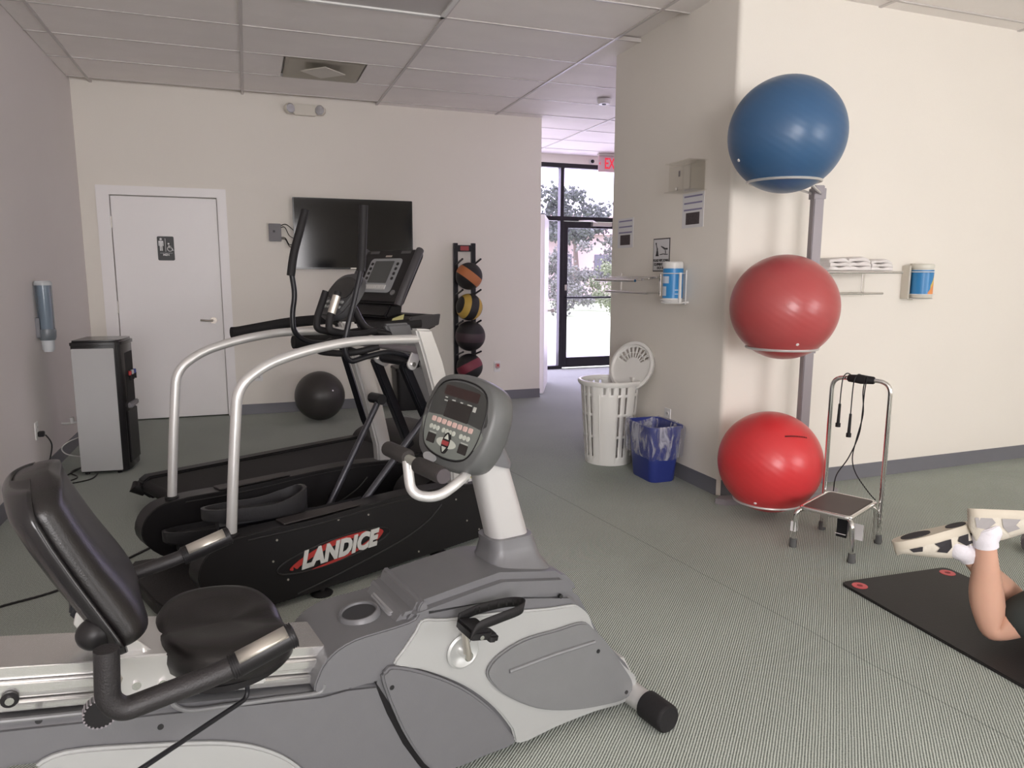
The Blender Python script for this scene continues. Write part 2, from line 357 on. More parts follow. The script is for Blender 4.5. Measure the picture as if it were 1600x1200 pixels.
# restroom door
bm = BM(); box(bm, DX0, DX1, YB + .015, YB + .055, .012, DZ); d1 = struct('door_1', bm, WHITEP, bevel=.003, bseg=1)
bm = BM(); hx_, hz_ = -0.315, 0.915
cyl(bm, (hx_, YB + .015, hz_), (hx_, YB - .0, hz_), .030, 24); cyl(bm, (hx_, YB, hz_), (hx_, YB - .045, hz_), .011, 12)
tube(bm, rounded([(hx_, YB - .045, hz_), (hx_ - .05, YB - .05, hz_ + .002), (hx_ - .11, YB - .045, hz_ + .008)], .02), .009, 10)
obj('door_handle', bm, mat('satin_nickel', (.30, .27, .24), .28, .95), d1)
for z in (.3, 1.05, 1.8):
    bm = BM(); cyl(bm, (DX0 - .004, YB + .008, z - .05), (DX0 - .004, YB + .008, z + .05), .007, 8); obj('hinge', bm, STEEL, d1)
bm = BM(); t = .105
P = [(DX0 - t, 0), (DX0 - .004, 0), (DX0 - .004, DZ + .006), (DX1 + .004, DZ + .006), (DX1 + .004, 0), (DX1 + t - .02, 0), (DX1 + t - .02, DZ + t - .02), (DX0 - t, DZ + t - .02)]
prism(bm, P, YB - .018, YB + .02); struct('trim_1', bm, WHITEP, bevel=.004)
# vinyl baseboards
def base(name, a, b, off):
    bm = BM(); a = Vector((*a, 0)); b = Vector((*b, 0)); d = (b - a).normalized(); n = Vector((d.y, -d.x, 0)) * off
    P = [(0, .005), (.010, .005), (.005, .02), (.004, .10), (0, .103)]
    A = [bm.verts.new(a + n * p[0] + Vector((0, 0, p[1] - .004))) for p in P]; B = [bm.verts.new(b + n * p[0] + Vector((0, 0, p[1] - .004))) for p in P]
    bm.faces.new(A); bm.faces.new(B[::-1])
    for i in range(5): bm.faces.new((A[i], A[(i + 1) % 5], B[(i + 1) % 5], B[i]))
    struct(name, bm, BASEB)
base('baseboard_left', (XL, YS), (XL, YB), 1)
base('baseboard_back', (DX1 + t - .02, YB), (XE, YB), 1)
base('baseboard_back_end', (XE, YB), (XE, YB + .12), 1)
base('baseboard_side', (XR, YN + .02), (XR, YF), -1)
base('baseboard_right', (XR + .02, YN), (XEAST, YN + 0.0145 * (XEAST - XR)), 1)
# suspended ceiling: slab, runners, one board per tile
bm = BM(); box(bm, XL - .12, XEAST + .12, YS - .12, YG + .12, CZ + .04, CZ + .14); ceil = struct('ceiling', bm, TILE)
GX, GP, GY = 0.043, 1.219, 5.370
xl = [XL] + [GX + k * GP for k in range(-1, 6) if XL < GX + k * GP < XEAST] + [XEAST]
yl = [YS] + [GY + k * GP / 2 for k in range(-14, 8) if YS < GY + k * GP / 2 < YG] + [YG]
bm = BM()
for x in xl[1:-1]: box(bm, x - .011, x + .011, YS, YG, CZ + .0005, CZ + .03)
obj('grid_runner', bm, TBAR, ceil, kind='stuff')
bm = BM()
for y in yl[1:-1]: box(bm, XL, XEAST, y - .008, y + .008, CZ + .0025, CZ + .029)
obj('grid_cross_bar', bm, TBAR, ceil, kind='stuff')
bm = BM(); box(bm, -.5, .5, -.5, .5, 0, 1)
tm = None; vent_cell = None
unit = bpy.data.meshes.new('ceiling_tile'); bm.to_mesh(unit); bm.free(); unit.materials.append(TILE)
random.seed(8)
VX0, VX1 = 0.345, 0.965; troffer = []
for i in range(len(xl) - 1):
    for j in range(len(yl) - 1):
        xa, xb, ya, yb = xl[i] + .004, xl[i + 1] - .004, yl[j] + .004, yl[j + 1] - .004
        if xb > XR + .05 and ya > YN and yb < YF: continue
        if yb > YB and xb < 1.5: continue
        if yb < -1 or (xa > 5 and yb < 1): 
            pass
        cx, cy = (xa + xb) / 2, (ya + yb) / 2
        if abs(cx - .65) < .3 and abs(cy - 6.28) < .25:   # tile cut around the air diffuser
            for a2, b2 in ((xa, VX0 - .005), (VX1 + .005, xb)):
                o = bpy.data.objects.new('ceiling_tile', unit); ROOT.link(o); o.parent = ceil; o.location = ((a2 + b2) / 2, cy, CZ + .006); o.scale = (b2 - a2, yb - ya, .018)
            vent_cell = (ya, yb); continue
        if abs(cx - .65) < .3 and abs(cy - 4.45) < .25: troffer.append((xa, xb, ya, yb)); continue
        o = bpy.data.objects.new('ceiling_tile', unit); ROOT.link(o); o.parent = ceil
        o.location = (cx, cy, CZ + .006 + random.uniform(0, .003)); o.scale = (xb - xa, yb - ya, .018)
        o.rotation_euler = (random.uniform(-.004, .004), random.uniform(-.0015, .0015), 0)
# flush air diffuser with raised diamond-looking centre plate
ya, yb = vent_cell
v = thing('ceiling_vent', 'square beige air diffuser with a raised centre plate set in the ceiling tiles', 'vent', ((VX0 + VX1) / 2, (ya + yb) / 2, CZ))
BEIGE = mat('beige_enamel', (0.40, 0.37, 0.30), 0.5)
bm = BM(); w = .298
for a, b, z0, z1 in ((w, .27, .0, .0), (.27, .13, .0, .022), (.13, .12, .022, .022)):
    A = [bm.verts.new((sx * a, sy * a, z0)) for sx, sy in ((-1, -1), (1, -1), (1, 1), (-1, 1))]; B = [bm.verts.new((sx * b, sy * b, z1)) for sx, sy in ((-1, -1), (1, -1), (1, 1), (-1, 1))]
    for k in range(4): bm.faces.new((A[k], A[(k + 1) % 4], B[(k + 1) % 4], B[k]))
box(bm, -w, w, -w, w, .026, .030); obj('diffuser_pan', bm, BEIGE, v, smooth=0)
bm = BM(); box(bm, -.125, .125, -.125, .125, -.016, -.010, Matrix.Rotation(PI / 4, 4, 'Z')); obj('centre_plate', bm, mat('pale_enamel', (.62, .59, .52), .5), v, smooth=0)
for xa, xb, ya, yb in troffer:
    v = thing('ceiling_light', 'unlit recessed fluorescent ceiling fitting at the top edge of the photo', 'light', ((xa + xb) / 2, (ya + yb) / 2, CZ))
    w, h = (xb - xa) / 2, (yb - ya) / 2
    bm = BM()
    for (a, b, c, d) in ((-w, w, -h, -h + .03), (-w, w, h - .03, h), (-w, -w + .03, -h, h), (w - .03, w, -h, h)): box(bm, a, b, c, d, -.006, .03)
    obj('frame', bm, WPLAST, v)
    bm = BM(); box(bm, -w + .03, w - .03, -h + .03, h - .03, .004, .01); obj('diffuser', bm, mat('prismatic_lens', (.50, .47, .46), .3, bump=.6, bscale=200), v)
v = thing('smoke_detector', 'small white round detector on the ceiling near the corridor', 'detector', (3.2, 6.33, CZ - .004))
bm = BM(); lathe(bm, [(0, -.045), (.05, -.043), (.06, -.03), (.065, -.0), (0, 0)], 24); obj('housing', bm, WPLAST, v)
bm = BM(); lathe(bm, [(0, -.052), (.018, -.05), (.02, -.043), (0, -.043)], 16); obj('sensor', bm, BLKPL, v)

# ================================================================== OUTSIDE, seen through the entrance
GRASSM = mat('pale_green_grass', (0.42, 0.50, 0.30), 0.95, noise=0.25, nscale=1.2)  # pale green, varied at random by noise
bm = BM(); box(bm, -30, 70, YG + .12, 90, -.25, -.08); struct('ground_outside', bm, GRASSM)
PAVE = mat('pale_concrete_paving', (0.6, 0.59, 0.56), 0.9, noise=0.05)
bm = BM(); box(bm, 1.5, 8, YG + .12, YG + 2.2, -.08, -.02); struct('path', bm, PAVE)
def leaf_mat(n, c): return mat(n, c, 0.8, noise=0.35, nscale=3)
LEAF = [leaf_mat('olive_foliage', (0.17, 0.18, 0.15)), leaf_mat('dark_green_foliage', (0.10, 0.115, 0.10)), leaf_mat('light_green_foliage', (0.20, 0.24, 0.13))]
BARK = mat('bark', (0.2, 0.16, 0.13), 0.9, noise=0.2)
def tree(name, label, cat, x, y, h, w, lm, trunk=True, group=None, seed=0, n=22, base=.35):
    rnd = random.Random(seed); t = thing(name, label, cat, (x, y, -.08), 0, group)
    if trunk:
        bm = BM(); tube(bm, [(0, 0, 0), (.05, .02, h * .35), (-.08, 0, h * .7)], [w * .06, w * .045, w * .02], 8); obj('trunk', bm, BARK, t)
    VV, FF = [], []
    for k in range(n * 80):      # small leaf clumps gathered on a loose crown of boughs
        kk = k % n; r2 = random.Random(seed * 97 + kk)
        a = r2.uniform(0, 2 * PI); rr = (r2.random() ** .6) * w / 2; zc = h * (base + (1 - base) * r2.random() * (1 - .45 * (rr / (w / 2)) ** 2))
        s = w * .15; q = s * rnd.uniform(.10, .22)
        c = (rr * math.cos(a) + rnd.gauss(0, s * .55), rr * math.sin(a) + rnd.gauss(0, s * .55), zc + rnd.gauss(0, s * .38)); b0 = len(VV)
        for d in ((1, 0, 0), (-1, 0, 0), (0, 1, 0), (0, -1, 0), (0, 0, 1), (0, 0, -1)): VV.append(tuple(c[i] + d[i] * q + rnd.uniform(-.4, .4) * q for i in range(3)))
        FF += [(b0 + x, b0 + y, b0 + z) for x, y, z in ((0, 2, 4), (2, 1, 4), (1, 3, 4), (3, 0, 4), (2, 0, 5), (1, 2, 5), (3, 1, 5), (0, 3, 5))]
    me = bpy.data.meshes.new('foliage'); me.from_pydata(VV, [], FF); me.materials.append(lm)
    o = bpy.data.objects.new('foliage', me); ROOT.link(o); o.parent = t
    return t
tree('pine_tree', 'tall round-crowned pine rising highest above the hedge outside', 'tree', 13.25, 30, 5.6, 3.0, LEAF[1], seed=3, n=20, base=.58)
tree('pine_tree', 'lower spreading pine right of the highest one outside', 'tree', 15.3, 33, 5.1, 3.2, LEAF[1], seed=5, n=18, base=.56)
tree('tree', 'pale low tree at the right edge of the entrance glass', 'tree', 17.2, 31, 4.4, 2.6, LEAF[0], seed=8, n=14, base=.3)
for i, (x, y, h, w, l) in enumerate(((9.9, 27, 3.1, 2.2, 1), (11.75, 26.0, 3.2, 2.0, 0), (13.2, 25.0, 2.2, 1.7, 2), (12.05, 22, 1.5, 1.5, 2), (10.1, 22, 1.6, 1.6, 0), (8.1, 23, 2.6, 1.8, 0))):
    tree('shrub', ['broad dark shrub behind the left part of the entrance glass', 'taller olive shrub under the highest pine outside', 'light green shrub by the pink building outside', 'low light green bush on the lawn outside, right of the others', 'low olive bush on the lawn outside, left side', 'olive shrub farthest left behind the side pane'][i], 'shrub', x, y, h, w, LEAF[l], trunk=False, seed=20 + i, n=16, base=.08, group='hedge shrubs beyond the lawn')
v = thing('building', 'pale low building half hidden behind the hedge outside', 'building', (17.6, 37, -.08), .1)
bm = BM(); box(bm, -4, 4, -2, 2, 0, 3.4); obj('wall', bm, mat('pink_stucco', (.6, .48, .46), .9), v)
bm = BM(); prism(bm, [(-2.4, 3.4), (2.4, 3.4), (0, 4.6)], -4.3, 4.3, 'x'); obj('roof', bm, mat('terracotta_roof', (.35, .25, .22), .9), v)
for x in (-2.4, 0, 2.4):
    bm = BM(); box(bm, x - .5, x + .5, -2.03, -1.98, 1.0, 2.4); obj('window', bm, mat('dark_window', (.1, .1, .12), .2), v)

# ================================================================== THINGS ON THE BACK WALL
v = thing('television', 'large black flat television mounted on the back wall', 'television', (1.008, YB, 1.73))
bm = BM(); box(bm, -.572, .572, -.075, -.035, -.335, .335); obj('bezel', bm, mat('gloss_black_bezel', (.006, .006, .007), .2), v, bevel=.004)
bm = BM(); box(bm, -.560, .560, -.0765, -.0745, -.318, .326); obj('screen', bm, mat('television_glass', (.004, .004, .005), .10, spec=.35), v)
bm = BM(); box(bm, -.2, .2, -.036, -.001, -.15, .15); obj('wall_bracket', bm, BLKMET, v)
bm = BM(); box(bm, -.05, .05, -.078, -.07, -.331, -.322); obj('badge', bm, STEEL, v)
v = thing('cable_box', 'small grey box on the wall just left of the television, with leads', 'box', (.27, YB, 1.735))
bm = BM(); box(bm, -.056, .056, -.045, 0, -.082, .082); obj('case', bm, mat('grey_box_plastic', (.16, .15, .16), .5), v, bevel=.004)
bm = BM(); box(bm, -.02, .0, -.047, -.044, -.0, .02); obj('port', bm, BLKPL, v)
for k, (z0, z1, sag) in enumerate(((.06, .0, .03), (.045, -.06, -.02), (-.045, -.08, -.05), (-.06, -.12, -.04))):
    bm = BM(); tube(bm, catmull([(.05, -.03, z0), (.09, -.04, z0 + sag * .3 + .01), (.13, -.03, (z0 + z1) / 2 + sag), (.19, -.03, z1)], 6), .004, 6); obj('lead', bm, BLKPL, v)
v = thing('restroom_sign', 'black restroom sign with white figure and wheelchair symbol on the white door', 'sign', (-.68, YB + .015, 1.575))
bm = BM(); prism(bm, rrect(.138, .215, .012), -.006, 0); obj('plate', bm, mat('sign_black', (.008, .008, .009), .4), v)
SW = mat('sign_white', (.75, .75, .75), .5)
bm = BM()
sphere(bm, (-.038, -.007, .082), .0105, 12, 8, (1, .25, 1))
prism(bm, [(-.056, .068), (-.020, .068), (-.018, .062), (-.018, .022), (-.025, .022), (-.025, .052), (-.027, .052), (-.027, -.022), (-.036, -.022), (-.036, .018), (-.040, .018), (-.040, -.022), (-.049, -.022), (-.049, .052), (-.051, .052), (-.051, .022), (-.058, .022), (-.058, .062)], -.0085, -.006)
box(bm, -.0035, -.0005, -.0085, -.006, -.03, .09)
sphere(bm, (.024, -.007, .042), .008, 12, 8, (1, .25, 1))
tube(bm, [(.034 + .021 * math.cos(a), -.0075, -.004 + .021 * math.sin(a)) for a in [math.radians(t) for t in range(110, 371, 13)]], .003, 6)
tube(bm, [(.026, -.0075, .03), (.028, -.0075, .008), (.048, -.0075, .006), (.056, -.0075, -.018), (.064, -.0075, -.015)], .0035, 6)
tube(bm, [(.027, -.0075, .02), (.044, -.0075, .019)], .003, 6)
box(bm, -.05, .055, -.0085, -.006, -.043, -.041)
text(bm, 'MEN', .026, Matrix.Translation((0, -.007, -.058)) @ Matrix.Rotation(PI / 2, 4, 'X'), .001, off=.0006)
obj('pictogram', bm, SW, v, smooth=0)
v = thing('emergency_light', 'twin-head white emergency light high on the back wall', 'light', (.585, YB, 2.862))
bm = BM(); prism(bm, rrect(.20, .095, .012), -.06, 0); obj('housing', bm, mat('ivory_plastic', (.66, .62, .54), .5), v, bevel=.004)
for s in (-1, 1):
    M = Matrix.Translation((s * .145, -.055, 0)) @ Matrix.Rotation(s * -.5, 4, 'Z') @ Matrix.Rotation(PI / 2, 4, 'X')
    bm = BM(); lathe(bm, [(0, -.03), (.03, -.03), (.046, -.01), (.050, .03), (.046, .034)], 8, M @ Matrix.Rotation(.39, 4, 'Z')); lh = obj('lamp_head', bm, mat('ivory_plastic', (.6, .6, .6), .5), v, smooth=20)
    bm = BM(); lathe(bm, [(.046, .034), (.04, .040), (0, .043)], 8, M @ Matrix.Rotation(.39, 4, 'Z'))
    obj('lens', bm, mat('silver_fluted_lens', (.55, .55, .58), .15, .8, bump=1.0, bscale=260), lh, smooth=0)
def outlet(name, label, loc, rotz, red=False, cat='outlet'):
    v = thing(name, label, cat, loc, rotz)
    bm = BM(); prism(bm, rrect(.072, .116, .006), -.006, 0); p = obj('plate', bm, WPLAST, v, bevel=.0015, bseg=1)
    for z in (.021, -.021):
        bm = BM(); prism(bm, ellipse(.017, .014, 16, 0, z), -.0085, -.006); obj('socket', bm, mat('socket_white', (.7, .69, .67), .5), v)
        bm = BM(); box(bm, -.008, -.005, -.0092, -.0084, z - .002, z + .007); box(bm, .005, .008, -.0092, -.0084, z - .002, z + .007); obj('slot', bm, BLKPL, v)
    return v
v = outlet('wall_outlet', 'white outlet with a red air freshener on the back wall right of the ball rack', (2.495, YB, .365), 0)
bm = BM(); prism(bm, rrect(.05, .05, .01, cx=.0, cy=.01), -.03, -.009); ch = obj('air_freshener', bm, mat('pink_plastic', (.62, .35, .36), .4), v, bevel=.006)
bm = BM(); prism(bm, rrect(.02, .022, .004, cx=.0, cy=.015), -.033, -.03); obj('red_indicator', bm, mat('red_indicator', (.6, .05, .05), .4), v)
outlet('wall_outlet', 'plain white outlet on the back wall between the white door and the grey ball', (.06, YB, .38), 0)
outlet('wall_outlet', 'white outlet on the side wall behind the blue bin', (XR, 4.235, .39), -PI / 2)

# medicine ball rack and its balls
v = thing('ball_rack', 'black upright rack holding four medicine balls against the back wall', 'rack', (2.118, YB - .06, 0))
for x in (-.095, .095):
    bm = BM(); box(bm, x - .022, x + .022, -.02, .02, .02, 1.665); obj('upright', bm, BLKMET, v, bevel=.003)
    bm = BM(); box(bm, x - .025, x + .025, -.38, .04, 0, .04); obj('foot', bm, BLKMET, v, bevel=.004)
bm = BM(); box(bm, -.073, .073, -.012, .012, 1.58, 1.645); pl = obj('header_plate', bm, BLKMET, v, bevel=.002)
bm = BM(); box(bm, -.045, .045, -.0135, -.012, 1.59, 1.635); obj('red_badge', bm, mat('rack_badge_red', (.35, .05, .05), .5), pl)
balls = [(1.225, .145), (.912, .145), (.605, .160), (.30, .148)]
for k, z in enumerate((1.45, 1.145, .835, .52, .215)):
    for x in (-.095, .095):
        bm = BM(); tube(bm, [(x, 0, z - .01), (x, -.26, z + .05)], .010, 8); obj('support_arm', bm, BLKMET, v)
def stripe_mat(name, base, stripe, mode):
    m = bpy.data.materials.new(name); m.use_nodes = True; n = m.node_tree; b = n.nodes['Principled BSDF']; b.inputs['Roughness'].default_value = .55
    tc = n.nodes.new('ShaderNodeTexCoord'); s = n.nodes.new('ShaderNodeSeparateXYZ'); n.links.new(tc.outputs['Object'], s.inputs[0])
    a = n.nodes.new('ShaderNodeMath'); a.operation = 'ABSOLUTE'
    if mode == 'band': n.links.new(s.outputs['Z'], a.inputs[0]); thr = .045
    elif mode == 'halves':
        n.links.new(s.outputs['X'], a.inputs[0]); thr = .045
    else:
        n.links.new(s.outputs['Z'], a.inputs[0]); thr = .022
    c = n.nodes.new('ShaderNodeMath'); c.operation = 'GREATER_THAN' if mode == 'halves' else 'LESS_THAN'; c.inputs[1].default_value = thr; n.links.new(a.outputs[0], c.inputs[0])
    last = c
    if mode == 'halves':
        d = n.nodes.new('ShaderNodeMath'); d.operation = 'ABSOLUTE'; n.links.new(s.outputs['X'], d.inputs[0])
        e = n.nodes.new('ShaderNodeMath'); e.operation = 'LESS_THAN'; e.inputs[1].default_value = .105; n.links.new(d.outputs[0], e.inputs[0])
        g = n.nodes.new('ShaderNodeMath'); g.operation = 'MULTIPLY'; n.links.new(c.outputs[0], g.inputs[0]); n.links.new(e.outputs[0], g.inputs[1]); last = g
    mx = n.nodes.new('ShaderNodeMix'); mx.data_type = 'RGBA'; mx.inputs[6].default_value = (*base, 1); mx.inputs[7].default_value = (*stripe, 1)
    n.links.new(last.outputs[0], mx.inputs[0]); n.links.new(mx.outputs[2], b.inputs['Base Color'])
    t2 = n.nodes.new('ShaderNodeTexVoronoi'); t2.inputs['Scale'].default_value = 140; n.links.new(tc.outputs['Object'], t2.inputs['Vector'])
    bp = n.nodes.new('ShaderNodeBump'); bp.inputs['Strength'].default_value = .3; bp.inputs['Distance'].default_value = .002; n.links.new(t2.outputs['Distance'], bp.inputs['Height']); n.links.new(bp.outputs[0], b.inputs['Normal'])
    return m
bmats = [stripe_mat('black_orange_rubber', (.012, .011, .012), (.50, .17, .06), 'band'), stripe_mat('black_yellow_rubber', (.012, .011, .012), (.55, .36, .07), 'halves'),
         stripe_mat('black_purple_rubber', (.014, .012, .014), (.05, .028, .036), 'band'), stripe_mat('black_maroon_rubber', (.012, .011, .012), (.20, .03, .05), 'band')]
bl = ['black medicine ball with an orange band, topmost on the rack', 'black medicine ball with yellow panels, second from the top of the rack', 'plain dark purple-black medicine ball, third from the top of the rack', 'black and maroon medicine ball, lowest one seen on the rack']
brot = [(0.2, .62, .2), (.35, .25, .2), (.1, .0, .2), (-.35, -.35, .3)]
for k, (z, r) in enumerate(((1.330, .137), (1.018, .137), (.722, .155), (.404, .137))):
    bm = BM(); sphere(bm, (0, 0, 0), r, 32, 20); o = obj('medicine_ball', bm, bmats[k]); o.location = (2.118 + (.01 if k == 2 else 0), YB - .06 - .165, z); o.rotation_euler = brot[k]
    tag(o, bl[k], 'ball', 'medicine balls on the wall rack')
v = thing('exercise_ball', 'dark grey exercise ball on the carpet by the back wall', 'ball', (.585, 6.86, 0))
GB = mat('dark_grey_vinyl', (.040, .036, .034), .38, bump=.05, bscale=40)
bm = BM(); sphere(bm, (0, 0, .228), .228, 48, 24, (1, 1, 1)); obj('shell', bm, GB, v)
bm = BM(); lathe(bm, [(0, .003), (.008, .002), (.009, -.004)], 12, axis_M((.10, -.19, .30), (.44, -.83, .32))); obj('plug', bm, WPLAST, v)

# ================================================================== LEFT WALL: cup dispenser, outlet, water cooler
v = thing('cup_dispenser', 'tall translucent cup dispenser on the left wall above the water cooler', 'dispenser', (XL + .055, 5.62, 0))
bm = BM(); lathe(bm, [(.048, .96), (.050, 1.28)], 28); obj('tube', bm, BLUEACRY, v)
bm = BM(); lathe(bm, [(0, 1.305), (.046, 1.303), (.053, 1.29), (.053, 1.275), (.050, 1.275)], 28); obj('cap', bm, mat('frosted_cap', (.5, .52, .53), .35), v)
bm = BM(); lathe(bm, [(.051, .985), (.054, .97), (.052, .93), (.045, .91), (.042, .93)], 28); obj('collar', bm, mat('smoky_collar', (.16, .18, .20), .3), v)
bm = BM(); box(bm, -.055, -.03, -.045, .045, .93, 1.06); obj('wall_bracket', bm, mat('grey_bracket', (.2, .2, .22), .4), v, bevel=.003)
bm = BM()
for k in range(9): lathe(bm, [(.037, .845 + k * .045), (.040, .93 + k * .045 if k else .93), (.041, .932 + k * .045)], 24)
lathe(bm, [(0, .832), (.029, .832), (.037, .90), (.038, .90)], 24); obj('cup_stack', bm, mat('paper_cups', (.62, .64, .66), .5), v)
v = outlet('wall_outlet', 'white outlet low on the left wall with a black plug in it', (XL, 5.36, .345), PI / 2)
bm = BM(); box(bm, -.018, .018, -.045, -.009, -.04, -.006); obj('plug', bm, BLKPL, v, bevel=.004)
bm = BM(); tube(bm, catmull([(0, -.05, -.03), (.0, -.08, -.10), (-.02, -.06, -.22), (-.05, -.05, -.32), (-.02, -.09, -.337), (.2, -.15, -.338), (.55, -.25, -.338)], 7), .0045, 6); obj('power_lead', bm, BLKPL, v)
tb = thing('water_cooler', 'black and silver water cooler standing by the left wall', 'water cooler', (-1.12, 5.455, 0), math.radians(-6))
CW, CD, CHT = .262, .33, .915
bm = BM()
prism(bm, [(.0, .0), (CW, 0), (CW + .03, .02), (CW + .042, .07), (CW + .042, CD - .07), (CW + .03, CD - .02), (CW, CD), (0, CD)], .015, CHT - .025, 'z')
obj('body', bm, mat('gloss_black_plastic', (.010, .009, .010), .22), tb, bevel=.006)
bm = BM(); box(bm, .004, CW - .002, -.008, .002, .025, CHT - .055); box(bm, .004, CW - .002, CD - .002, CD + .008, .025, CHT - .055); obj('side_panel', bm, mat('cooler_silver', (.50, .50, .50), .4, .2, noise=.02), tb, bevel=.003)
bm = BM(); prism(bm, [(-.004, -.012), (CW, -.012), (CW + .038, .012), (CW + .05, .065), (CW + .05, CD - .065), (CW + .038, CD - .012), (CW, CD + .012), (-.004, CD + .012)], CHT - .05, CHT, 'z')
obj('top_cover', bm, mat('gloss_black_plastic', (.010, .009, .010), .22), tb, bevel=.015, bseg=3)
bm = BM(); box(bm, CW + .02, CW + .044, .075, CD - .075, .47, .82); obj('tap_recess', bm, BLKRUB, tb)
for k, c in enumerate(((.4, .03, .03), (.5, .5, .52), (.05, .08, .3))):
    bm = BM(); y = .12 + k * .06; cyl(bm, (CW + .035, y, .66), (CW + .066, y, .655), .010, 10); cyl(bm, (CW + .06, y, .66), (CW + .06, y, .625), .008, 10)
    tp = obj('tap', bm, BLKPL, tb); bm = BM(); cyl(bm, (CW + .056, y, .66), (CW + .056, y, .69), .011, 10); obj('tap_button', bm, mat('tap_button_%d' % k, c, .4), tp)
bm = BM(); box(bm, CW + .03, CW + .065, .07, CD - .07, .44, .475); obj('drip_tray', bm, mat('tray_grey', (.2, .19, .2), .4), tb, bevel=.006)
bm = BM(); box(bm, CW + .038, CW + .046, .05, CD - .05, .06, .42); obj('lower_door', bm, BLKPL, tb, bevel=.003)
for x in (.03, CW - .03):
    for y in (.03, CD - .03):
        bm = BM(); cyl(bm, (x, y, 0), (x, y, .02), .015, 10); obj('foot', bm, BLKRUB, tb)
bm = BM(); tube(bm, catmull([(-.01, .08, .36), (-.06, .07, .35), (-.12, .1, .345)], 6), .008, 8); tube(bm, catmull([(-.01, .12, .10), (-.09, .05, .14), (-.11, .02, .19), (-.07, .03, .23), (-.01, .1, .25)], 6), .004, 6)
cyl(bm, (-.05, .07, .35), (-.05, .07, .39), .014, 10); obj('water_line', bm, mat('pale_tubing', (.55, .54, .53), .3), tb, kind='stuff')
bm = BM(); tube(bm, catmull([(-1.13, 5.72, .006), (-1.20, 5.55, .006), (-1.13, 5.38, .006), (-1.22, 5.22, .006), (-1.05, 5.3, .006), (-1.02, 5.44, .006)], 8), .0045, 6)
tag(obj('power_cable', bm, BLKPL), 'black cable looping on the floor beside the water cooler', 'cable')
bm = BM(); A = hz(0, 948, .004); B = hz(110, 915, .004); Cc = hz(243, 852, .004); D = hz(300, 830, .004)
tube(bm, catmull([A + (A - B) * .8, A, B, Cc, D], 8), .010, 8, flat=.35); tag(obj('floor_cable', bm, BLKRUB), 'black cable running along the carpet behind the recumbent bike seat', 'cable')

# ================================================================== SIDE WALL: acrylic box, papers, sign, rack, wipes
PAPER = mat('white_paper', (.74, .73, .74), .8); PRB = mat('print_blue_grey', (.26, .24, .38), .8); PRK = mat('print_dark', (.07, .055, .06), .7, noise=.5, nscale=60)
def side_thing(name, label, cat, y, z, group=None): return thing(name, label, cat, (XR, y, z), -PI / 2, group)
# in these local frames +x runs towards the camera, -y out of the wall
def paper(y, z, label):
    v = side_thing('notice', label, 'notice', y, z, 'printed notices on the side wall')
    bm = BM(); box(bm, -.118, .118, -.002, 0, -.108, .108); obj('sheet', bm, PAPER, v)
    for k, zz in enumerate((.088, .046, .004)):
        bm = BM(); box(bm, -.10, .10, -.003, -.002, zz - .005, zz + .005)
        obj('printed_line', bm, PRB, v)
    bm = BM(); box(bm, -.075, .075, -.003, -.002, -.088, -.014); obj('printed_picture', bm, PRK, v)
paper(4.03, 1.762, 'white printed notice right below the clear acrylic holder')
paper(4.905, 1.662, 'white printed notice near the far corner of the side wall')
v = side_thing('acrylic_holder', 'clear acrylic dispenser box on the side wall above a notice', 'holder', 4.03, 1.965)
bm = BM(); t = .004
box(bm, -.12, .12, -.006, 0, -.085, .085); box(bm, -.12, .12, -.11, -.104, -.085, .06); box(bm, -.12, -.114, -.11, -.006, -.085, .085); box(bm, .114, .12, -.11, -.006, -.085, .085)
obj('case', bm, ACRY, v)
bm = BM(); box(bm, -.14, .14, -.13, 0, .085, .090); obj('lid', bm, ACRY, v)
bm = BM(); box(bm, -.14, .14, -.13, 0, -.092, -.086); obj('base_plate', bm, ACRY, v)
bm = BM(); cyl(bm, (-.02, -.112, -.075), (-.02, -.118, -.075), .010, 12); obj('lock', bm, CHROME, v)
bm = BM(); box(bm, -.02, .0, -.1045, -.1035, .0, .035); obj('label_print', bm, PRK, v)
v = side_thing('gym_sign', 'small black-bordered sign asking to wipe down the equipment', 'sign', 4.388, 1.49)
bm = BM(); box(bm, -.105, .105, -.003, 0, -.112, .112); obj('border', bm, mat('sign_black', (.01, .01, .01), .4), v)
bm = BM(); box(bm, -.098, .098, -.0042, -.003, -.105, .105); obj('face', bm, mat('sign_face', (.70, .69, .70), .6), v)
bm = BM(); Rx = Matrix.Rotation(PI / 2, 4, 'X')
for s, z in (('PLEASE WIPE DOWN', -.038), ('EQUIPMENT AFTER', -.064), ('EACH USE', -.088)): text(bm, s, .024, Matrix.Translation((0, -.0045, z)) @ Rx, .0006, off=.0009, sx=.86)
obj('lettering', bm, mat('sign_black', (.01, .01, .01), .4), v, smooth=0)
bm = BM()
prism(bm, [(-.07, -.008), (-.03, -.008), (-.036, .012), (-.042, .03), (-.058, .03), (-.062, .012)], -.0055, -.0042); prism(bm, ellipse(.007, .011, 12, -.05, .038), -.0055, -.0042)
tube(bm, [(-.052, -.005, .045), (-.062, -.005, .068), (-.066, -.005, .082)], .003, 6); sphere(bm, (-.067, -.005, .078), .007, 10, 6, (1, .2, 1))
tube(bm, [(.0, -.005, .058), (.03, -.005, .048), (.05, -.005, .040), (.082, -.005, .040)], [.003, .006, .007, .006], 6)
tube(bm, [(-.012, -.005, .002), (.03, -.005, .006), (.05, -.005, .004)], .003, 6); tube(bm, [(.055, -.005, .03), (.06, -.005, .01), (.05, -.005, .003), (.085, -.005, .003)], .003, 6)
obj('drawing', bm, mat('sign_black', (.01, .01, .01), .4), v)
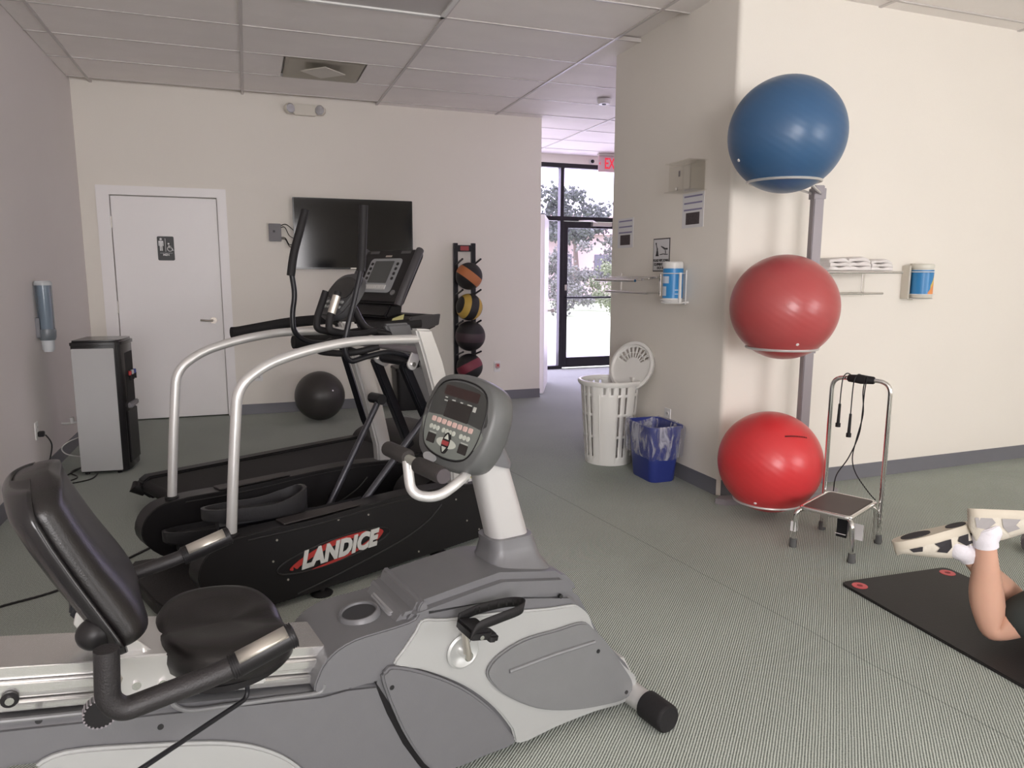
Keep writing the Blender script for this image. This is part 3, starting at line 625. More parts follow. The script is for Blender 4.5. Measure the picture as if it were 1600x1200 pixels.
def towel_rack(v, L, D=.24, nb=4, drop=.13, z0=0.0):
    """local: x along wall, -y out; shelf bars at z 0, hanging rail at -drop"""
    for s in (-1, 1):
        bm = BM(); x = s * (L / 2 - .02)
        box(bm, x - .012, x + .012, -.006, 0, -drop - .02, .02); obj('wall_plate', bm, CHROME, v, bevel=.002)
        bm = BM(); tube(bm, [(x, -.004, z0 * .3), (x, -D, z0)], .006, 8); obj('side_arm', bm, CHROME, v)
        bm = BM(); tube(bm, rounded([(x, -.004, -drop), (x, -D * .55, -drop)], .02), .006, 8); obj('rail_arm', bm, CHROME, v)
    for k in range(nb):
        y = -.03 - (D - .03) * k / (nb - 1); ex = .04 if (k == nb - 1 and z0 == 0) else 0
        bm = BM(); zz = z0 * -y / D; tube(bm, [(-L / 2 - ex, y, zz), (L / 2 + ex, y, zz)], .0065 if k < nb - 1 else .009, 10); obj('shelf_bar', bm, CHROME, v)
    bm = BM(); tube(bm, [(-L / 2 - .01, -D * .55, -drop), (L / 2 + .01, -D * .55, -drop)], .008, 10); obj('hanging_rail', bm, CHROME, v)
v = side_thing('towel_rack', 'empty chrome towel rack on the side wall below the sign', 'rack', 4.67, 1.345)
towel_rack(v, .60, D=.21, z0=-.03, drop=.115)
v = side_thing('wipes_holder', 'white wire holder on the side wall under the blue wipes tub', 'holder', 4.10, 1.165)
for z in (.03, .20):
    bm = BM(); tube(bm, [(.075 * math.cos(a), -.085 + .075 * math.sin(a), z) for a in [2 * PI * k / 24 for k in range(24)]], .003, 6, closed=True); obj('ring', bm, WPLAST, v)
bm = BM(); lathe(bm, [(0, .006), (.07, .006), (.075, .012), (.07, .016), (0, .016)], 24, Matrix.Translation((0, -.085, 0))); obj('tray', bm, WPLAST, v)
bm = BM(); box(bm, -.03, .03, -.008, 0, .0, .22); box(bm, .05, .062, -.09, -.0, .01, .02); box(bm, .068, .08, -.085, -.07, .01, .205); obj('back_bar', bm, WPLAST, v)
BLUEL = mat('blue_label', (.03, .25, .58), .35); 
v = thing('wipes_tub', 'blue and white tub of wipes in the holder on the side wall', 'tub', (XR - .085, 4.10, 1.182))
bm = BM(); lathe(bm, [(0, 0), (.060, 0), (.064, .006), (.064, .225), (.058, .232), (0, .232)], 32); obj('tub', bm, WPLAST, v)
bm = BM(); lathe(bm, [(.0648, .025), (.0648, .215)], 32); obj('label', bm, BLUEL, v)
bm = BM(); lathe(bm, [(.066, .226), (.066, .250), (.058, .258), (0, .258)], 32); obj('lid', bm, WPLAST, v)
bm = BM()
for z0, z1, a0, a1 in ((.04, .10, 150, 200), (.12, .165, 150, 215), (.05, .055, 250, 285), (.075, .08, 250, 285)):
    for k in range(6):
        a, b = math.radians(a0 + (a1 - a0) * k / 6), math.radians(a0 + (a1 - a0) * (k + 1) / 6)
        bm.faces.new([bm.verts.new((.0654 * math.cos(t), .0654 * math.sin(t), z)) for t, z in ((a, z0), (b, z0), (b, z1), (a, z1))])
obj('label_panel', bm, mat('label_pale', (.6, .68, .78), .4), v, kind='stuff')

# ================================================================== RIGHT WALL: towel rack with towels, canister
yw = lambda x: YN + .0145 * (x - XR)
v = thing('towel_rack', 'chrome towel rack with folded towels, partly behind the pale red ball', 'rack', (3.44, yw(3.44), 1.375), math.radians(.8))
towel_rack(v, .62)
TOW = mat('white_towelling', (.80, .76, .74), .95, noise=.03, nscale=30, bump=.8, bscale=350)
def towel(x, w, h, label, k):
    rnd = random.Random(k); bm = BM()
    # three rolled layers of cloth, folded over at the front
    n = 10
    for L in range(3):
        z0 = L * h / 3; hh = h / 3 * .92
        prof = sm2([(-.105, z0 + .002), (.085, z0), (.108, z0 + hh * .5), (.085, z0 + hh), (-.105, z0 + hh * .96), (-.115, z0 + hh * .5)], 4)
        V = []
        for i in range(n):
            t = i / (n - 1); ring = []
            for (a, b) in prof:
                ring.append(bm.verts.new((-w / 2 + w * t + rnd.uniform(-.001, .001), -.12 - a * (1 + .04 * math.sin(t * 7 + L * 2)), b + .004 * math.sin(t * 9 + L) * (1 if b > z0 + hh * .4 else .1) - .006 * abs(2 * t - 1) ** 3 * L)))
            V.append(ring)
        for i in range(n - 1):
            for j in range(len(prof)): bm.faces.new((V[i][j], V[i][(j + 1) % len(prof)], V[i + 1][(j + 1) % len(prof)], V[i + 1][j]))
        bm.faces.new(V[0]); bm.faces.new(V[-1][::-1])
    o = obj('towel', bm, TOW, smooth=80); o.location = (x, yw(x), 1.385); o.rotation_euler = (0, 0, math.radians(rnd.uniform(-4, 4)))
    tag(o, label, 'towel', 'folded white towels on the rack')
towel(3.32, .15, .075, 'folded white towel, leftmost on the chrome rack by the red ball', 1)
towel(3.47, .16, .082, 'folded white towel in the middle of the rack', 2)
towel(3.635, .17, .070, 'folded white towel at the right end of the rack', 3)
v = thing('wipes_holder', 'white wire bracket on the right wall around the colourful tub', 'holder', (4.15, yw(4.15), 1.205))
bm = BM(); box(bm, -.09, -.075, -.06, 0, .0, .215); box(bm, -.02, .02, -.006, 0, -.01, .23); obj('back_bar', bm, mat('beige_bracket', (.6, .56, .48), .5), v)
for z in (.03, .175):
    bm = BM(); tube(bm, [(.078 * math.cos(a), -.082 + .076 * math.sin(a), z) for a in [2 * PI * k / 24 for k in range(24)]], .003, 6, closed=True); obj('ring', bm, WPLAST, v)
bm = BM(); lathe(bm, [(0, 0), (.07, 0), (.073, .004), (0, .006)], 24, Matrix.Translation((0, -.082, 0))); obj('tray', bm, WPLAST, v)
v = thing('wipes_tub', 'blue, yellow and orange tub of wipes on the right wall beside the towels', 'tub', (4.15, yw(4.15) - .082, 1.212))
bm = BM(); lathe(bm, [(0, 0), (.062, 0), (.066, .006), (.066, .185), (.060, .195), (.0, .195)], 36); obj('tub', bm, mat('cream_plastic', (.70, .68, .60), .4), v)
bm = BM(); lathe(bm, [(.068, .192), (.068, .212), (.060, .220), (0, .220)], 36); obj('lid', bm, mat('cream_plastic', (.70, .68, .60), .4), v)
def wrap(bm, r, segs):
    for a0, a1, z0l, z0r, z1l, z1r in segs:
        n = max(6, int((a1 - a0) / 7.5))
        for k in range(n):
            t0, t1 = k / n, (k + 1) / n; q = []
            for t, lo in ((t0, 1), (t1, 1), (t1, 0), (t0, 0)):
                a = math.radians(a0 + (a1 - a0) * t); z = (z0l + (z0r - z0l) * t) if lo else (z1l + (z1r - z1l) * t); q.append(bm.verts.new((r * math.cos(a), r * math.sin(a), z)))
            bm.faces.new(q)
bm = BM(); wrap(bm, .0668, [(90, 360, .025, .025, .180, .180)]); obj('label', bm, mat('blue_label_b', (.03, .22, .50), .35), v)
bm = BM(); wrap(bm, .0672, [(270, 320, .03, .03, .08, .175), (320, 360, .03, .03, .175, .175), (0, 40, .03, .03, .175, .175)]); obj('yellow_panel', bm, mat('label_yellow', (.75, .56, .12), .4), v)
bm = BM(); wrap(bm, .0676, [(255, 310, .025, .025, .035, .12)]); obj('orange_panel', bm, mat('label_orange', (.80, .30, .09), .4), v)
bm = BM(); wrap(bm, .0680, [(322, 345, .095, .095, .108, .108), (322, 345, .118, .118, .122, .122), (322, 345, .04, .04, .044, .044)]); obj('label_print', bm, mat('label_ink', (.1, .12, .3), .4), v, kind='stuff')

# exit sign at the ceiling of the corridor
v = thing('exit_sign', 'red-lettered exit sign hanging at the corridor ceiling by the entrance', 'sign', (4.745, YG - .32, 2.835), math.radians(-4))
bm = BM(); box(bm, -.19, .19, -.012, .012, -.11, .10); obj('panel', bm, mat('exit_panel', (.66, .46, .48), .4), v, bevel=.003)
bm = BM(); box(bm, -.2, .2, -.03, .03, .10, .13); obj('housing', bm, STEEL, v, bevel=.003)
bm = BM(); text(bm, 'EXIT', .20, Matrix.Translation((.022, -.013, -.005)) @ Rx, .002, off=.004, sx=.62); prism(bm, [(-.182, 0), (-.160, .022), (-.166, .0), (-.160, -.022)], -.015, -.012)
obj('lettering', bm, mat('exit_red', (.65, .03, .05), .4, emit=(1, .05, .08), estr=.5), v, smooth=0)
v = thing('security_camera', 'small round camera on the wall above the entrance glass', 'camera', (4.60, YG, 2.90))
bm = BM(); cyl(bm, (0, 0, 0), (0, -.03, 0), .035, 18); obj('mount', bm, WPLAST, v)
bm = BM(); sphere(bm, (0, -.04, 0), .025, 16, 10); obj('lens_dome', bm, BLKPL, v)

# ================================================================== LAUNDRY HAMPER AND BIN
v = thing('laundry_hamper', 'white slotted plastic laundry hamper with its lid open against the side wall', 'hamper', (2.44, 4.64, 0))
HB = mat('white_hamper_plastic', (.82, .81, .77), .38)
def hamper():
    bm = BM(); NA, H = 72, .60
    def R(z): return .168 + (.212 - .168) * (z / H)
    rows = [0, .03, .06, .20, .22, .36, .38, .50, .52, .57, .60]
    V = [[bm.verts.new((R(z) * math.cos(2 * PI * k / NA), R(z) * math.sin(2 * PI * k / NA), z)) for k in range(NA)] for z in rows]
    for i in range(len(rows) - 1):
        slotrow = i in (2, 4, 6, 8)
        for k in range(NA):
            ang = (k + .5) * 360 / NA
            solid_panel = 222 < ang < 258 and i < 7 or 42 < ang < 78 and i < 7
            if slotrow and k % 3 != 0 and not solid_panel and (k // 3) % 5 != 4 and (k % 3 == 1): continue
            bm.faces.new((V[i][k], V[i][(k + 1) % NA], V[i + 1][(k + 1) % NA], V[i + 1][k]))
    bm.faces.new(V[0][::-1])
    return bm
o = obj('basket', hamper(), HB, v, smooth=30); md = o.modifiers.new('wall', 'SOLIDIFY'); md.thickness = .004
bm = BM(); lathe(bm, [(.206, .575), (.222, .575), (.232, .590), (.232, .603), (.224, .610), (.208, .608), (.206, .59)], 72); 
obj('rim', bm, HB, v)
bm = BM()
for a in (222, 258):
    t = math.radians(a); cyl(bm, (.171 * math.cos(t), .171 * math.sin(t), .02), (.210 * math.cos(t), .210 * math.sin(t), .52), .003, 6)
obj('panel_rib', bm, HB, v)
# lid: oval dish with slots, leaning on the wall
bm = BM(); NL = 48
def lidp(k, s, h): a = 2 * PI * k / NL; return (s * .205 * math.cos(a), s * .185 * math.sin(a), h)
rings = [(1.0, 0.), (1.0, .018), (.90, .022), (.84, .010), (.78, .008), (.60, .006), (.56, .006), (.38, .004), (.34, .004), (.0, .004)]
V = [[bm.verts.new(lidp(k, s, h)) for k in range(NL)] for s, h in rings[:-1]]
for i in range(len(V) - 1):
    for k in range(NL):
        if i in (4, 6) and k % 2 == 0 and 2 < k < 22: continue
        bm.faces.new((V[i][k], V[i][(k + 1) % NL], V[i + 1][(k + 1) % NL], V[i + 1][k]))
bm.faces.new(V[-1])
M = frame_M((2.60 - 2.44, 4.60 - 4.64, .695), (.30, -.95, 0), (.30, .10, .95)); bmesh.ops.transform(bm, matrix=M, verts=bm.verts)
o = obj('lid', bm, HB, v, smooth=30); md = o.modifiers.new('wall', 'SOLIDIFY'); md.thickness = .004
bm = BM(); box(bm, .13, .16, -.10, .10, .585, .625); obj('hinge', bm, HB, v, bevel=.004)

v = thing('waste_bin', 'blue plastic waste bin by the side wall', 'bin', (2.525, 4.145, 0))
BINM = mat('blue_bin_plastic', (.028, .045, .24), .4)
bm = BM()
def loft(bm, secs, cap0=True, cap1=True):
    V = [[bm.verts.new((x, y, z)) for x, y in p] for p, z in secs]; n = len(V[0])
    for a, b in zip(V, V[1:]):
        for k in range(n): bm.faces.new((a[k], a[(k + 1) % n], b[(k + 1) % n], b[k]))
    if cap0: bm.faces.new(V[0][::-1])
    if cap1: bm.faces.new(V[-1])
    return V
loft(bm, [(rrect(.18, .27, .045, 5), .0), (rrect(.19, .28, .05, 5), .012), (rrect(.245, .345, .055, 5), .36), (rrect(.262, .362, .06, 5), .362), (rrect(.262, .362, .06, 5), .378), (rrect(.242, .342, .055, 5), .378), (rrect(.178, .268, .045, 5), .02)], True, True)
obj('bin', bm, BINM, v)
random.seed(3)
bm = BM(); secs = []
for i, (w, h, z) in enumerate(((.195, .30, .30), (.235, .34, .372), (.275, .375, .39), (.29, .39, .37), (.29, .385, .30), (.28, .37, .24), (.285, .36, .185), (.262, .34, .165))):
    p = [(x * (1 + random.uniform(-.03, .03)), y * (1 + random.uniform(-.03, .03))) for x, y in rrect(w, h, .06, 7)]; secs.append((p, z))
V = loft(bm, secs, False, False)
for r_ in V[1:]:
    for q_ in r_: q_.co.z += random.uniform(-.014, .014)
o = obj('waste_bin_liner', bm, BAGM, smooth=80, sub=1); o.location = (2.525, 4.145, 0); tag(o, 'clear crumpled plastic liner folded over the rim of the blue bin', 'liner')

# ================================================================== BALL STAND AND THE THREE BALLS
PX, PY = 3.07, 3.38
v = thing('ball_stand', 'grey metal stand holding three stacked exercise balls near the wall corner', 'stand', (PX, PY, 0))
bm = BM(); box(bm, -.03, .03, -.025, .025, .03, 1.86, Matrix.Rotation(math.radians(-12), 4, 'Z')); obj('post', bm, GREYPLATE, v, bevel=.004)
bm = BM(); prism(bm, [(-.50, .13), (-.46, .08), (-.0, .0), (.30, .02), (.36, .05), (.36, .10), (.0, .09), (-.44, .17)], .0, .035, 'z'); obj('base_foot', bm, GREYPLATE, v, bevel=.004)
bm = BM(); prism(bm, [(-.03, .02), (-.03, -.30), (.03, -.30), (.03, .02)], .002, .03, 'z'); obj('base_foot', bm, GREYPLATE, v, bevel=.004)
bdat = [(2.68, 3.20, 2.08, .297, 'blue'), (2.729, 3.20, 1.186, .284, 'pale'), (2.712, 3.22, .322, .284, 'red')]
for cx, cy, cz, r, nme in bdat:
    rr = .185; zr = cz - math.sqrt(r * r - rr * rr) - .004
    bm = BM(); tube(bm, [(cx - PX + rr * math.cos(a), cy - PY + rr * math.sin(a), zr) for a in [2 * PI * k / 40 for k in range(40)]], .007, 8, closed=True)
    rg = obj('ball_ring', bm, SILP, v)
    d = Vector((PX - cx, PY - cy, 0)).normalized()
    for s in (-1, 1):
        n = Vector((-d.y, d.x, 0)) * s
        bm = BM(); tube(bm, [Vector((cx - PX, cy - PY, zr)) + d * (rr * .9) + n * .07, Vector((0, 0, max(zr - .03, .06))) + n * .02], .007, 8); obj('ring_arm', bm, SILP, v)
    if nme != 'red':
        bm = BM(); box(bm, -.036, .036, -.031, .031, zr - .06, zr - .0, Matrix.Rotation(math.radians(-12), 4, 'Z')); cyl(bm, (0, -.03, zr - .03), (-.005, -.04, zr - .03), .008, 10); obj('collar', bm, GREYPLATE, v, bevel=.002)
def ballmat(name, c, rough):
    m = mat(name, c, rough, noise=.06, nscale=6)
    n = m.node_tree; b = n.nodes['Principled BSDF']; tc = n.nodes.new('ShaderNodeTexCoord')
    wv = n.nodes.new('ShaderNodeTexWave'); wv.bands_direction = 'Z'; wv.inputs['Scale'].default_value = 10; wv.inputs['Distortion'].default_value = 1.5; wv.inputs['Detail'].default_value = 2
    n.links.new(tc.outputs['Object'], wv.inputs['Vector']); bp = n.nodes.new('ShaderNodeBump'); bp.inputs['Strength'].default_value = .10; bp.inputs['Distance'].default_value = .003
    n.links.new(wv.outputs['Fac'], bp.inputs['Height']); n.links.new(bp.outputs[0], b.inputs['Normal']); return m
BMATS = {'blue': ballmat('blue_ball_vinyl', (.045, .115, .235), .34), 'pale': ballmat('rose_red_ball_vinyl', (.42, .075, .075), .30), 'red': ballmat('bright_red_ball_vinyl', (.62, .040, .045), .32)}
BL = {'blue': 'large blue exercise ball on the top ring of the stand', 'pale': 'dusty rose-red exercise ball on the middle ring of the stand', 'red': 'bright red exercise ball on the lowest ring beside the step stool'}
plug = {'blue': (-.88, .14, -.46), 'pale': (-.245, -.675, -.60), 'red': (-.655, -.425, -.70)}
for cx, cy, cz, r, nme in bdat:
    v = thing('exercise_ball', BL[nme], 'ball', (cx, cy, cz), 0, 'exercise balls on the stand')
    bm = BM(); sphere(bm, (0, 0, 0), r, 64, 40, (1.0, 1.0, .99)); sh = obj('shell', bm, BMATS[nme], v)
    sh.rotation_euler = (.5, .3, .2)
    bm = BM(); d = Vector(plug[nme]).normalized(); lathe(bm, [(0, .003), (.007, .003), (.009, -.003)], 12, axis_M(d * r, d)); obj('plug', bm, mat('plug_white', (.85, .82, .8), .4), v)
    if nme == 'red':
        bm = BM()
        d0 = Vector((.12, -.80, .58)).normalized()
        for k in range(14):
            a = (k - 6.5) * .034; d = (Vector((-.07 + a, -.72 + a * .3, .66 - a * .50))).normalized(); p = d * (r + .0005)
            box(bm, -.0035, .0035, -.004, .004, -.0005, .0006, frame_M(p, Vector((1, .1, -.5)) - d * d.dot(Vector((1, .1, -.5))), d.cross(Vector((1, .1, -.5)))))
        obj('printed_lettering', bm, mat('faded_black_print', (.12, .01, .012), .5), v, smooth=0)

# ================================================================== STEP STOOL AND SKIPPING ROPE
ST = thing('step_stool', 'chrome step stool with a tall handle and ribbed brown tread', 'step stool', (2.755, 2.745, 0), math.radians(25))
TH = .215
bm = BM(); prism(bm, rrect(.335, .225, .02), TH - .004, TH + .006, 'z'); obj('tread', bm, mat('brown_ribbed_rubber', (.075, .058, .052), .55, noise=.15, bump=.4, bscale=200), ST, bevel=.002)
bm = BM(); tube(bm, [(x, y, TH - .004) for x, y in rrect(.35, .24, .025, 5)], .011, 10, closed=True); obj('tread_frame', bm, CHROME, ST)
def foot(x, y):
    bm = BM(); lathe(bm, [(0, 0), (.017, 0), (.019, .006), (.0165, .045), (.0, .045)], 16, Matrix.Translation((x, y, 0))); return bm
GR = mat('grey_rubber_tip', (.10, .10, .10), .7)
for sx, sy in ((-1, -1), (-1, 1)):
    bm = BM(); tube(bm, rounded([(sx * .13, sy * .09, TH - .012), (sx * .185, sy * .135, TH - .02), (sx * .180, sy * .143, .02)], .05, 7), .0115, 12); lg = obj('leg', bm, CHROME, ST)
    obj('rubber_foot', foot(sx * .18, sy * .143), GR, lg)
for sy in (-1, 1):
    bm = BM(); tube(bm, rounded([(.12, sy * .09, TH - .012), (.165, sy * .125, TH - .03), (.173, sy * .128, .02)], .04, 6), .0115, 12); lg = obj('leg', bm, CHROME, ST)
    obj('rubber_foot', foot(.178, sy * .143), GR, lg)
bm = BM(); HT = .835
tube(bm, rounded([(.180, -.143, .03), (.18, -.143, .3), (.18, -.143, HT), (.18, .143, HT), (.18, .143, .3), (.18, .143, .03)], .065, 9), .0115, 14); hp = obj('handle', bm, CHROME, ST)
bm = BM(); tube(bm, [(.18, y, HT) for y in (-.065, -.06, -.03, 0, .03, .06, .065)], [.015, .019, .021, .024, .021, .019, .015], 14); obj('foam_grip', bm, BLKRUB, hp)
for sy in (-1, 1):
    for z in (.06, .13, .16):
        bm = BM(); cyl(bm, (.165, sy * .143, z), (.195, sy * .143, z), .005, 8); obj('bolt', bm, CHROME, hp)
bm = BM(); box(bm, -.193, -.168, .130, .156, .085, .135); obj('paper_label', bm, PAPER, ST)
bm = BM(); box(bm, -.10, -.098, -.16, -.10, .09, .17); box(bm, -.165, -.155, -.10, -.05, .12, .12 + .001); obj('hanging_tag', bm, PAPER, ST, kind='stuff')
bm = BM(); prism(bm, [(-.08, .20), (-.14, .20), (-.145, .10)], -.10, -.05); obj('brace', bm, BLKMET, ST)
# rope hung over the handle grip
v = thing('skipping_rope', 'black skipping rope draped over the step stool handle', 'rope', (2.755, 2.745, 0), math.radians(25))
def rope(pts, r=.003):
    bm = BM(); tube(bm, catmull(pts, 8), r, 6); return bm
x = .18
for y, z1 in ((.085, .70), (.028, .655)):
    bm = rope([(x + .02, y - .03, HT + .012), (x, y - .015, HT + .024), (x - .023, y - .005, HT + .005), (x - .026, y, HT - .05), (x - .026, y + .002, z1)]); obj('cord', bm, BLKPL, v)
    bm = BM(); tube(bm, [(x - .026, y + .002, z1), (x - .026, y + .004, z1 - .10), (x - .026, y + .004, z1 - .102), (x - .026, y + .004, z1 - .122)], [.0065, .0085, .013, .013], 10); obj('rope_handle', bm, BLKRUB, v)
obj('cord', rope([(x - .02, -.035, HT + .018), (x - .026, -.03, HT - .05), (x - .02, -.025, .68), (x - .0, -.01, .55), (x - .01, .03, .42), (x - .02, .08, .32), (x - .02, .09, .23)]), BLKPL, v)
obj('cord', rope([(x - .02, -.028, HT + .018), (x - .026, -.022, HT - .06), (x - .024, -.03, .66), (x - .005, -.0, .52), (x - .005, .012, .42), (x, -.01, .34), (x - .01, -.08, .26), (x - .01, -.118, .225)]), BLKPL, v)

# ================================================================== EXERCISE MAT
bm = BM(); 
def matcorner(): return rrect(.60, 1.85, .035, 5)
prism(bm, matcorner(), 0, .012, 'z'); mato = thing('exercise_mat', 'black exercise mat with red eyelets, a person kneeling on it', 'mat', (2.660, 1.425, 0), math.radians(-3.2))
obj('pad', bm, mat('black_foam_mat', (.013, .012, .012), .6, noise=.15, nscale=5, bump=.2, bscale=150), mato, bevel=.003)
for sx in (-1, 1):
    for sy in (1, -1):
        bm = BM(); M = Matrix.Translation((sx * .245, sy * .865, .0125)); lathe(bm, [(.012, .0), (.013, .002), (.031, .002), (.033, 0)], 24, M); ey = obj('eyelet', bm, mat('coral_red_plastic', (.62, .09, .10), .45), mato)
        bm = BM(); lathe(bm, [(0, .0006), (.0125, .0006)], 16, M); obj('eyelet_hole', bm, mat('dark_red_hole', (.22, .015, .02), .6), ey)
# small grey hand weight on the carpet at the right edge
v = thing('hand_weight', 'grey hand weight with a slim chrome bar on the carpet behind the raised shoes', 'weight', tuple(hz(1612, 862, 0)), math.radians(30))
bm = BM(); cyl(bm, (-.20, .0, .045), (.10, 0, .05), .011, 12); obj('bar', bm, CHROME, v)
bm = BM(); tube(bm, [(-.06, 0, .05), (-.045, 0, .05), (.02, 0, .05), (.07, 0, .05), (.08, 0, .05)], [.02, .045, .052, .052, .03], 20); obj('weight_head', bm, mat('grey_purple_rubber', (.16, .14, .16), .5), v)

# ================================================================== PERSON
SKINM = mat('skin', (.62, .36, .26), .5, noise=.05, nscale=9, sss=.12)
def skin_mesh(name, nodes, edges, m, parent=None, root=0, sub=2):
    me = bpy.data.meshes.new(name); me.from_pydata([n[:3] for n in nodes], edges, []); me.materials.append(m)
    o = bpy.data.objects.new(name, me); ROOT.link(o)
    if parent: o.parent = parent
    md = o.modifiers.new('skin', 'SKIN'); md.use_smooth_shade = True
    sv = me.skin_vertices[0].data if len(me.skin_vertices) else None
    if sv is None: return o
    for i, n in enumerate(nodes):
        sv[i].radius = n[3] if isinstance(n[3], tuple) else (n[3], n[3]); sv[i].use_root = (i == root)
    s = o.modifiers.new('subsurf', 'SUBSURF'); s.levels = sub; s.render_levels = sub
    return o
def L(p, q, t): return tuple(Vector(p) * (1 - t) + Vector(q) * t)
K1 = Vector(hz(1548, 985, .075)); A1 = Vector(hz(1540, 843, .425)); A2 = Vector(hz(1509, 862, .36)); K2 = K1 + Vector((.235, .03, 0))
PO = Vector((K1.x, K1.y, 0))
per = thing('person', 'person kneeling face down on the black mat with crossed ankles raised, white shoes', 'person', tuple(PO))
def loc(p): return Vector(p) - PO
k1, a1, a2, k2 = loc(K1), loc(A1), loc(A2), loc(K2)
h1 = k1 + Vector((.26, -.25, .26)); h2 = k2 + Vector((.17, -.27, .26)); pel = (h1 + h2) / 2 + Vector((.0, -.02, .04))
ws = pel + Vector((.08, -.20, .03)); ch = ws + Vector((.06, -.18, .0)); nk = ch + Vector((.05, -.17, .02)); hd = nk + Vector((.05, -.16, .03))
s1 = nk + Vector((-.17, -.0, -.03)); s2 = nk + Vector((.17, .06, -.03))
e1 = s1 + Vector((-.12, -.02, -.17)); e2 = s2 + Vector((.12, .02, -.17)); w1 = Vector((s1.x - .10, s1.y - .13, .05)); w2 = Vector((s2.x + .12, s2.y - .10, .05))
N = []; Ed = []
def nd(p, r): N.append((p[0], p[1], p[2], r)); return len(N) - 1
def chain(start, pts):
    for p, r in pts:
        i = nd(p, r); Ed.append((start, i)); start = i
    return start
ip = nd(pel, (.15, .12))
def leg(h, k, a, out):
    axis = (a - k); back = Vector((.15, .55, 0)).normalized()
    chain(ip, [(h, .095), (L(h, k, .45), .078), (L(h, k, .88), .058), (k + Vector((0, 0, .0)), .056), (L(k, a, .14), .057), (Vector(L(k, a, .34)) + back * .014, .064), (Vector(L(k, a, .55)) + back * .012, .055), (L(k, a, .80), .038), (a, .035), (a + out * .05, .03)])
toe1 = Vector((.80, .20, .12)).normalized(); toe2 = Vector((-.92, .30, .0)).normalized()
leg(h1, k1, a1, Vector((0, 0, .4))); leg(h2, k2, a2, Vector((-.2, 0, .3)))
ic = chain(ip, [(ws, (.125, .10)), (ch, (.145, .11)), (nk + Vector((0, .05, 0)), (.10, .08)), (nk, .055), (L(nk, hd, .5), .055), (hd, .082), (hd + Vector((.02, -.07, 0)), .07)])
icn = ic - 4
for s, e, w in ((s1, e1, w1), (s2, e2, w2)):
    j = chain(icn, [(s, .058), (L(s, e, .5), .046), (e, .038), (L(e, w, .35), .038), (w, .027), (w + Vector((0, -.05, -.022)), (.036, .016))])
    pw = Vector(N[j][:3])
    for f, (dx, ln) in enumerate(((-.034, .060), (-.012, .072), (.011, .068), (.032, .054))):
        chain(j, [(pw + Vector((dx, -.035, -.004)), .009), (pw + Vector((dx * 1.3, -.035 - ln * .5, -.004)), .0085), (pw + Vector((dx * 1.5, -.035 - ln, -.012)), .007)])
    sg = 1 if s is s1 else -1
    chain(j, [(pw + Vector((sg * .038, .015, -.004)), .011), (pw + Vector((sg * .062, -.01, -.008)), .009)])
skin_mesh('body', N, Ed, SKINM, per)
# clothes
DARKSH = mat('dark_green_black_fabric', (.03, .035, .032), .85, noise=.1); TEE = mat('charcoal_top_fabric', (.05, .045, .05), .9)
n2 = [(*pel, (.165, .135)), (*h1, .108), (*L(h1, k1, .35), .096), (*L(h1, k1, .90), .076), (*h2, .108), (*L(h2, k2, .35), .096), (*L(h2, k2, .80), .080), (*L(pel, ws, .5), (.14, .115))]
skin_mesh('shorts', n2, [(0, 1), (1, 2), (2, 3), (0, 4), (4, 5), (5, 6), (0, 7)], DARKSH, per)
n3 = [(*L(pel, ws, .6), (.145, .12)), (*ws, (.14, .115)), (*ch, (.16, .125)), (*(nk + Vector((0, .05, 0))), (.115, .095)), (*s1, .07), (*L(s1, e1, .55), .06), (*s2, .07), (*L(s2, e2, .55), .06)]
skin_mesh('top', n3, [(0, 1), (1, 2), (2, 3), (3, 4), (4, 5), (3, 6), (6, 7)], TEE, per)
bm = BM(); sphere(bm, hd + Vector((.015, -.02, .035)), .097, 24, 16, (1, 1.1, .85)); sphere(bm, hd + Vector((-.0, .06, .085)), .045, 16, 10); obj('hair', bm, mat('brown_hair', (.05, .03, .02), .6, noise=.3, nscale=60, bump=.6, bscale=120), per)
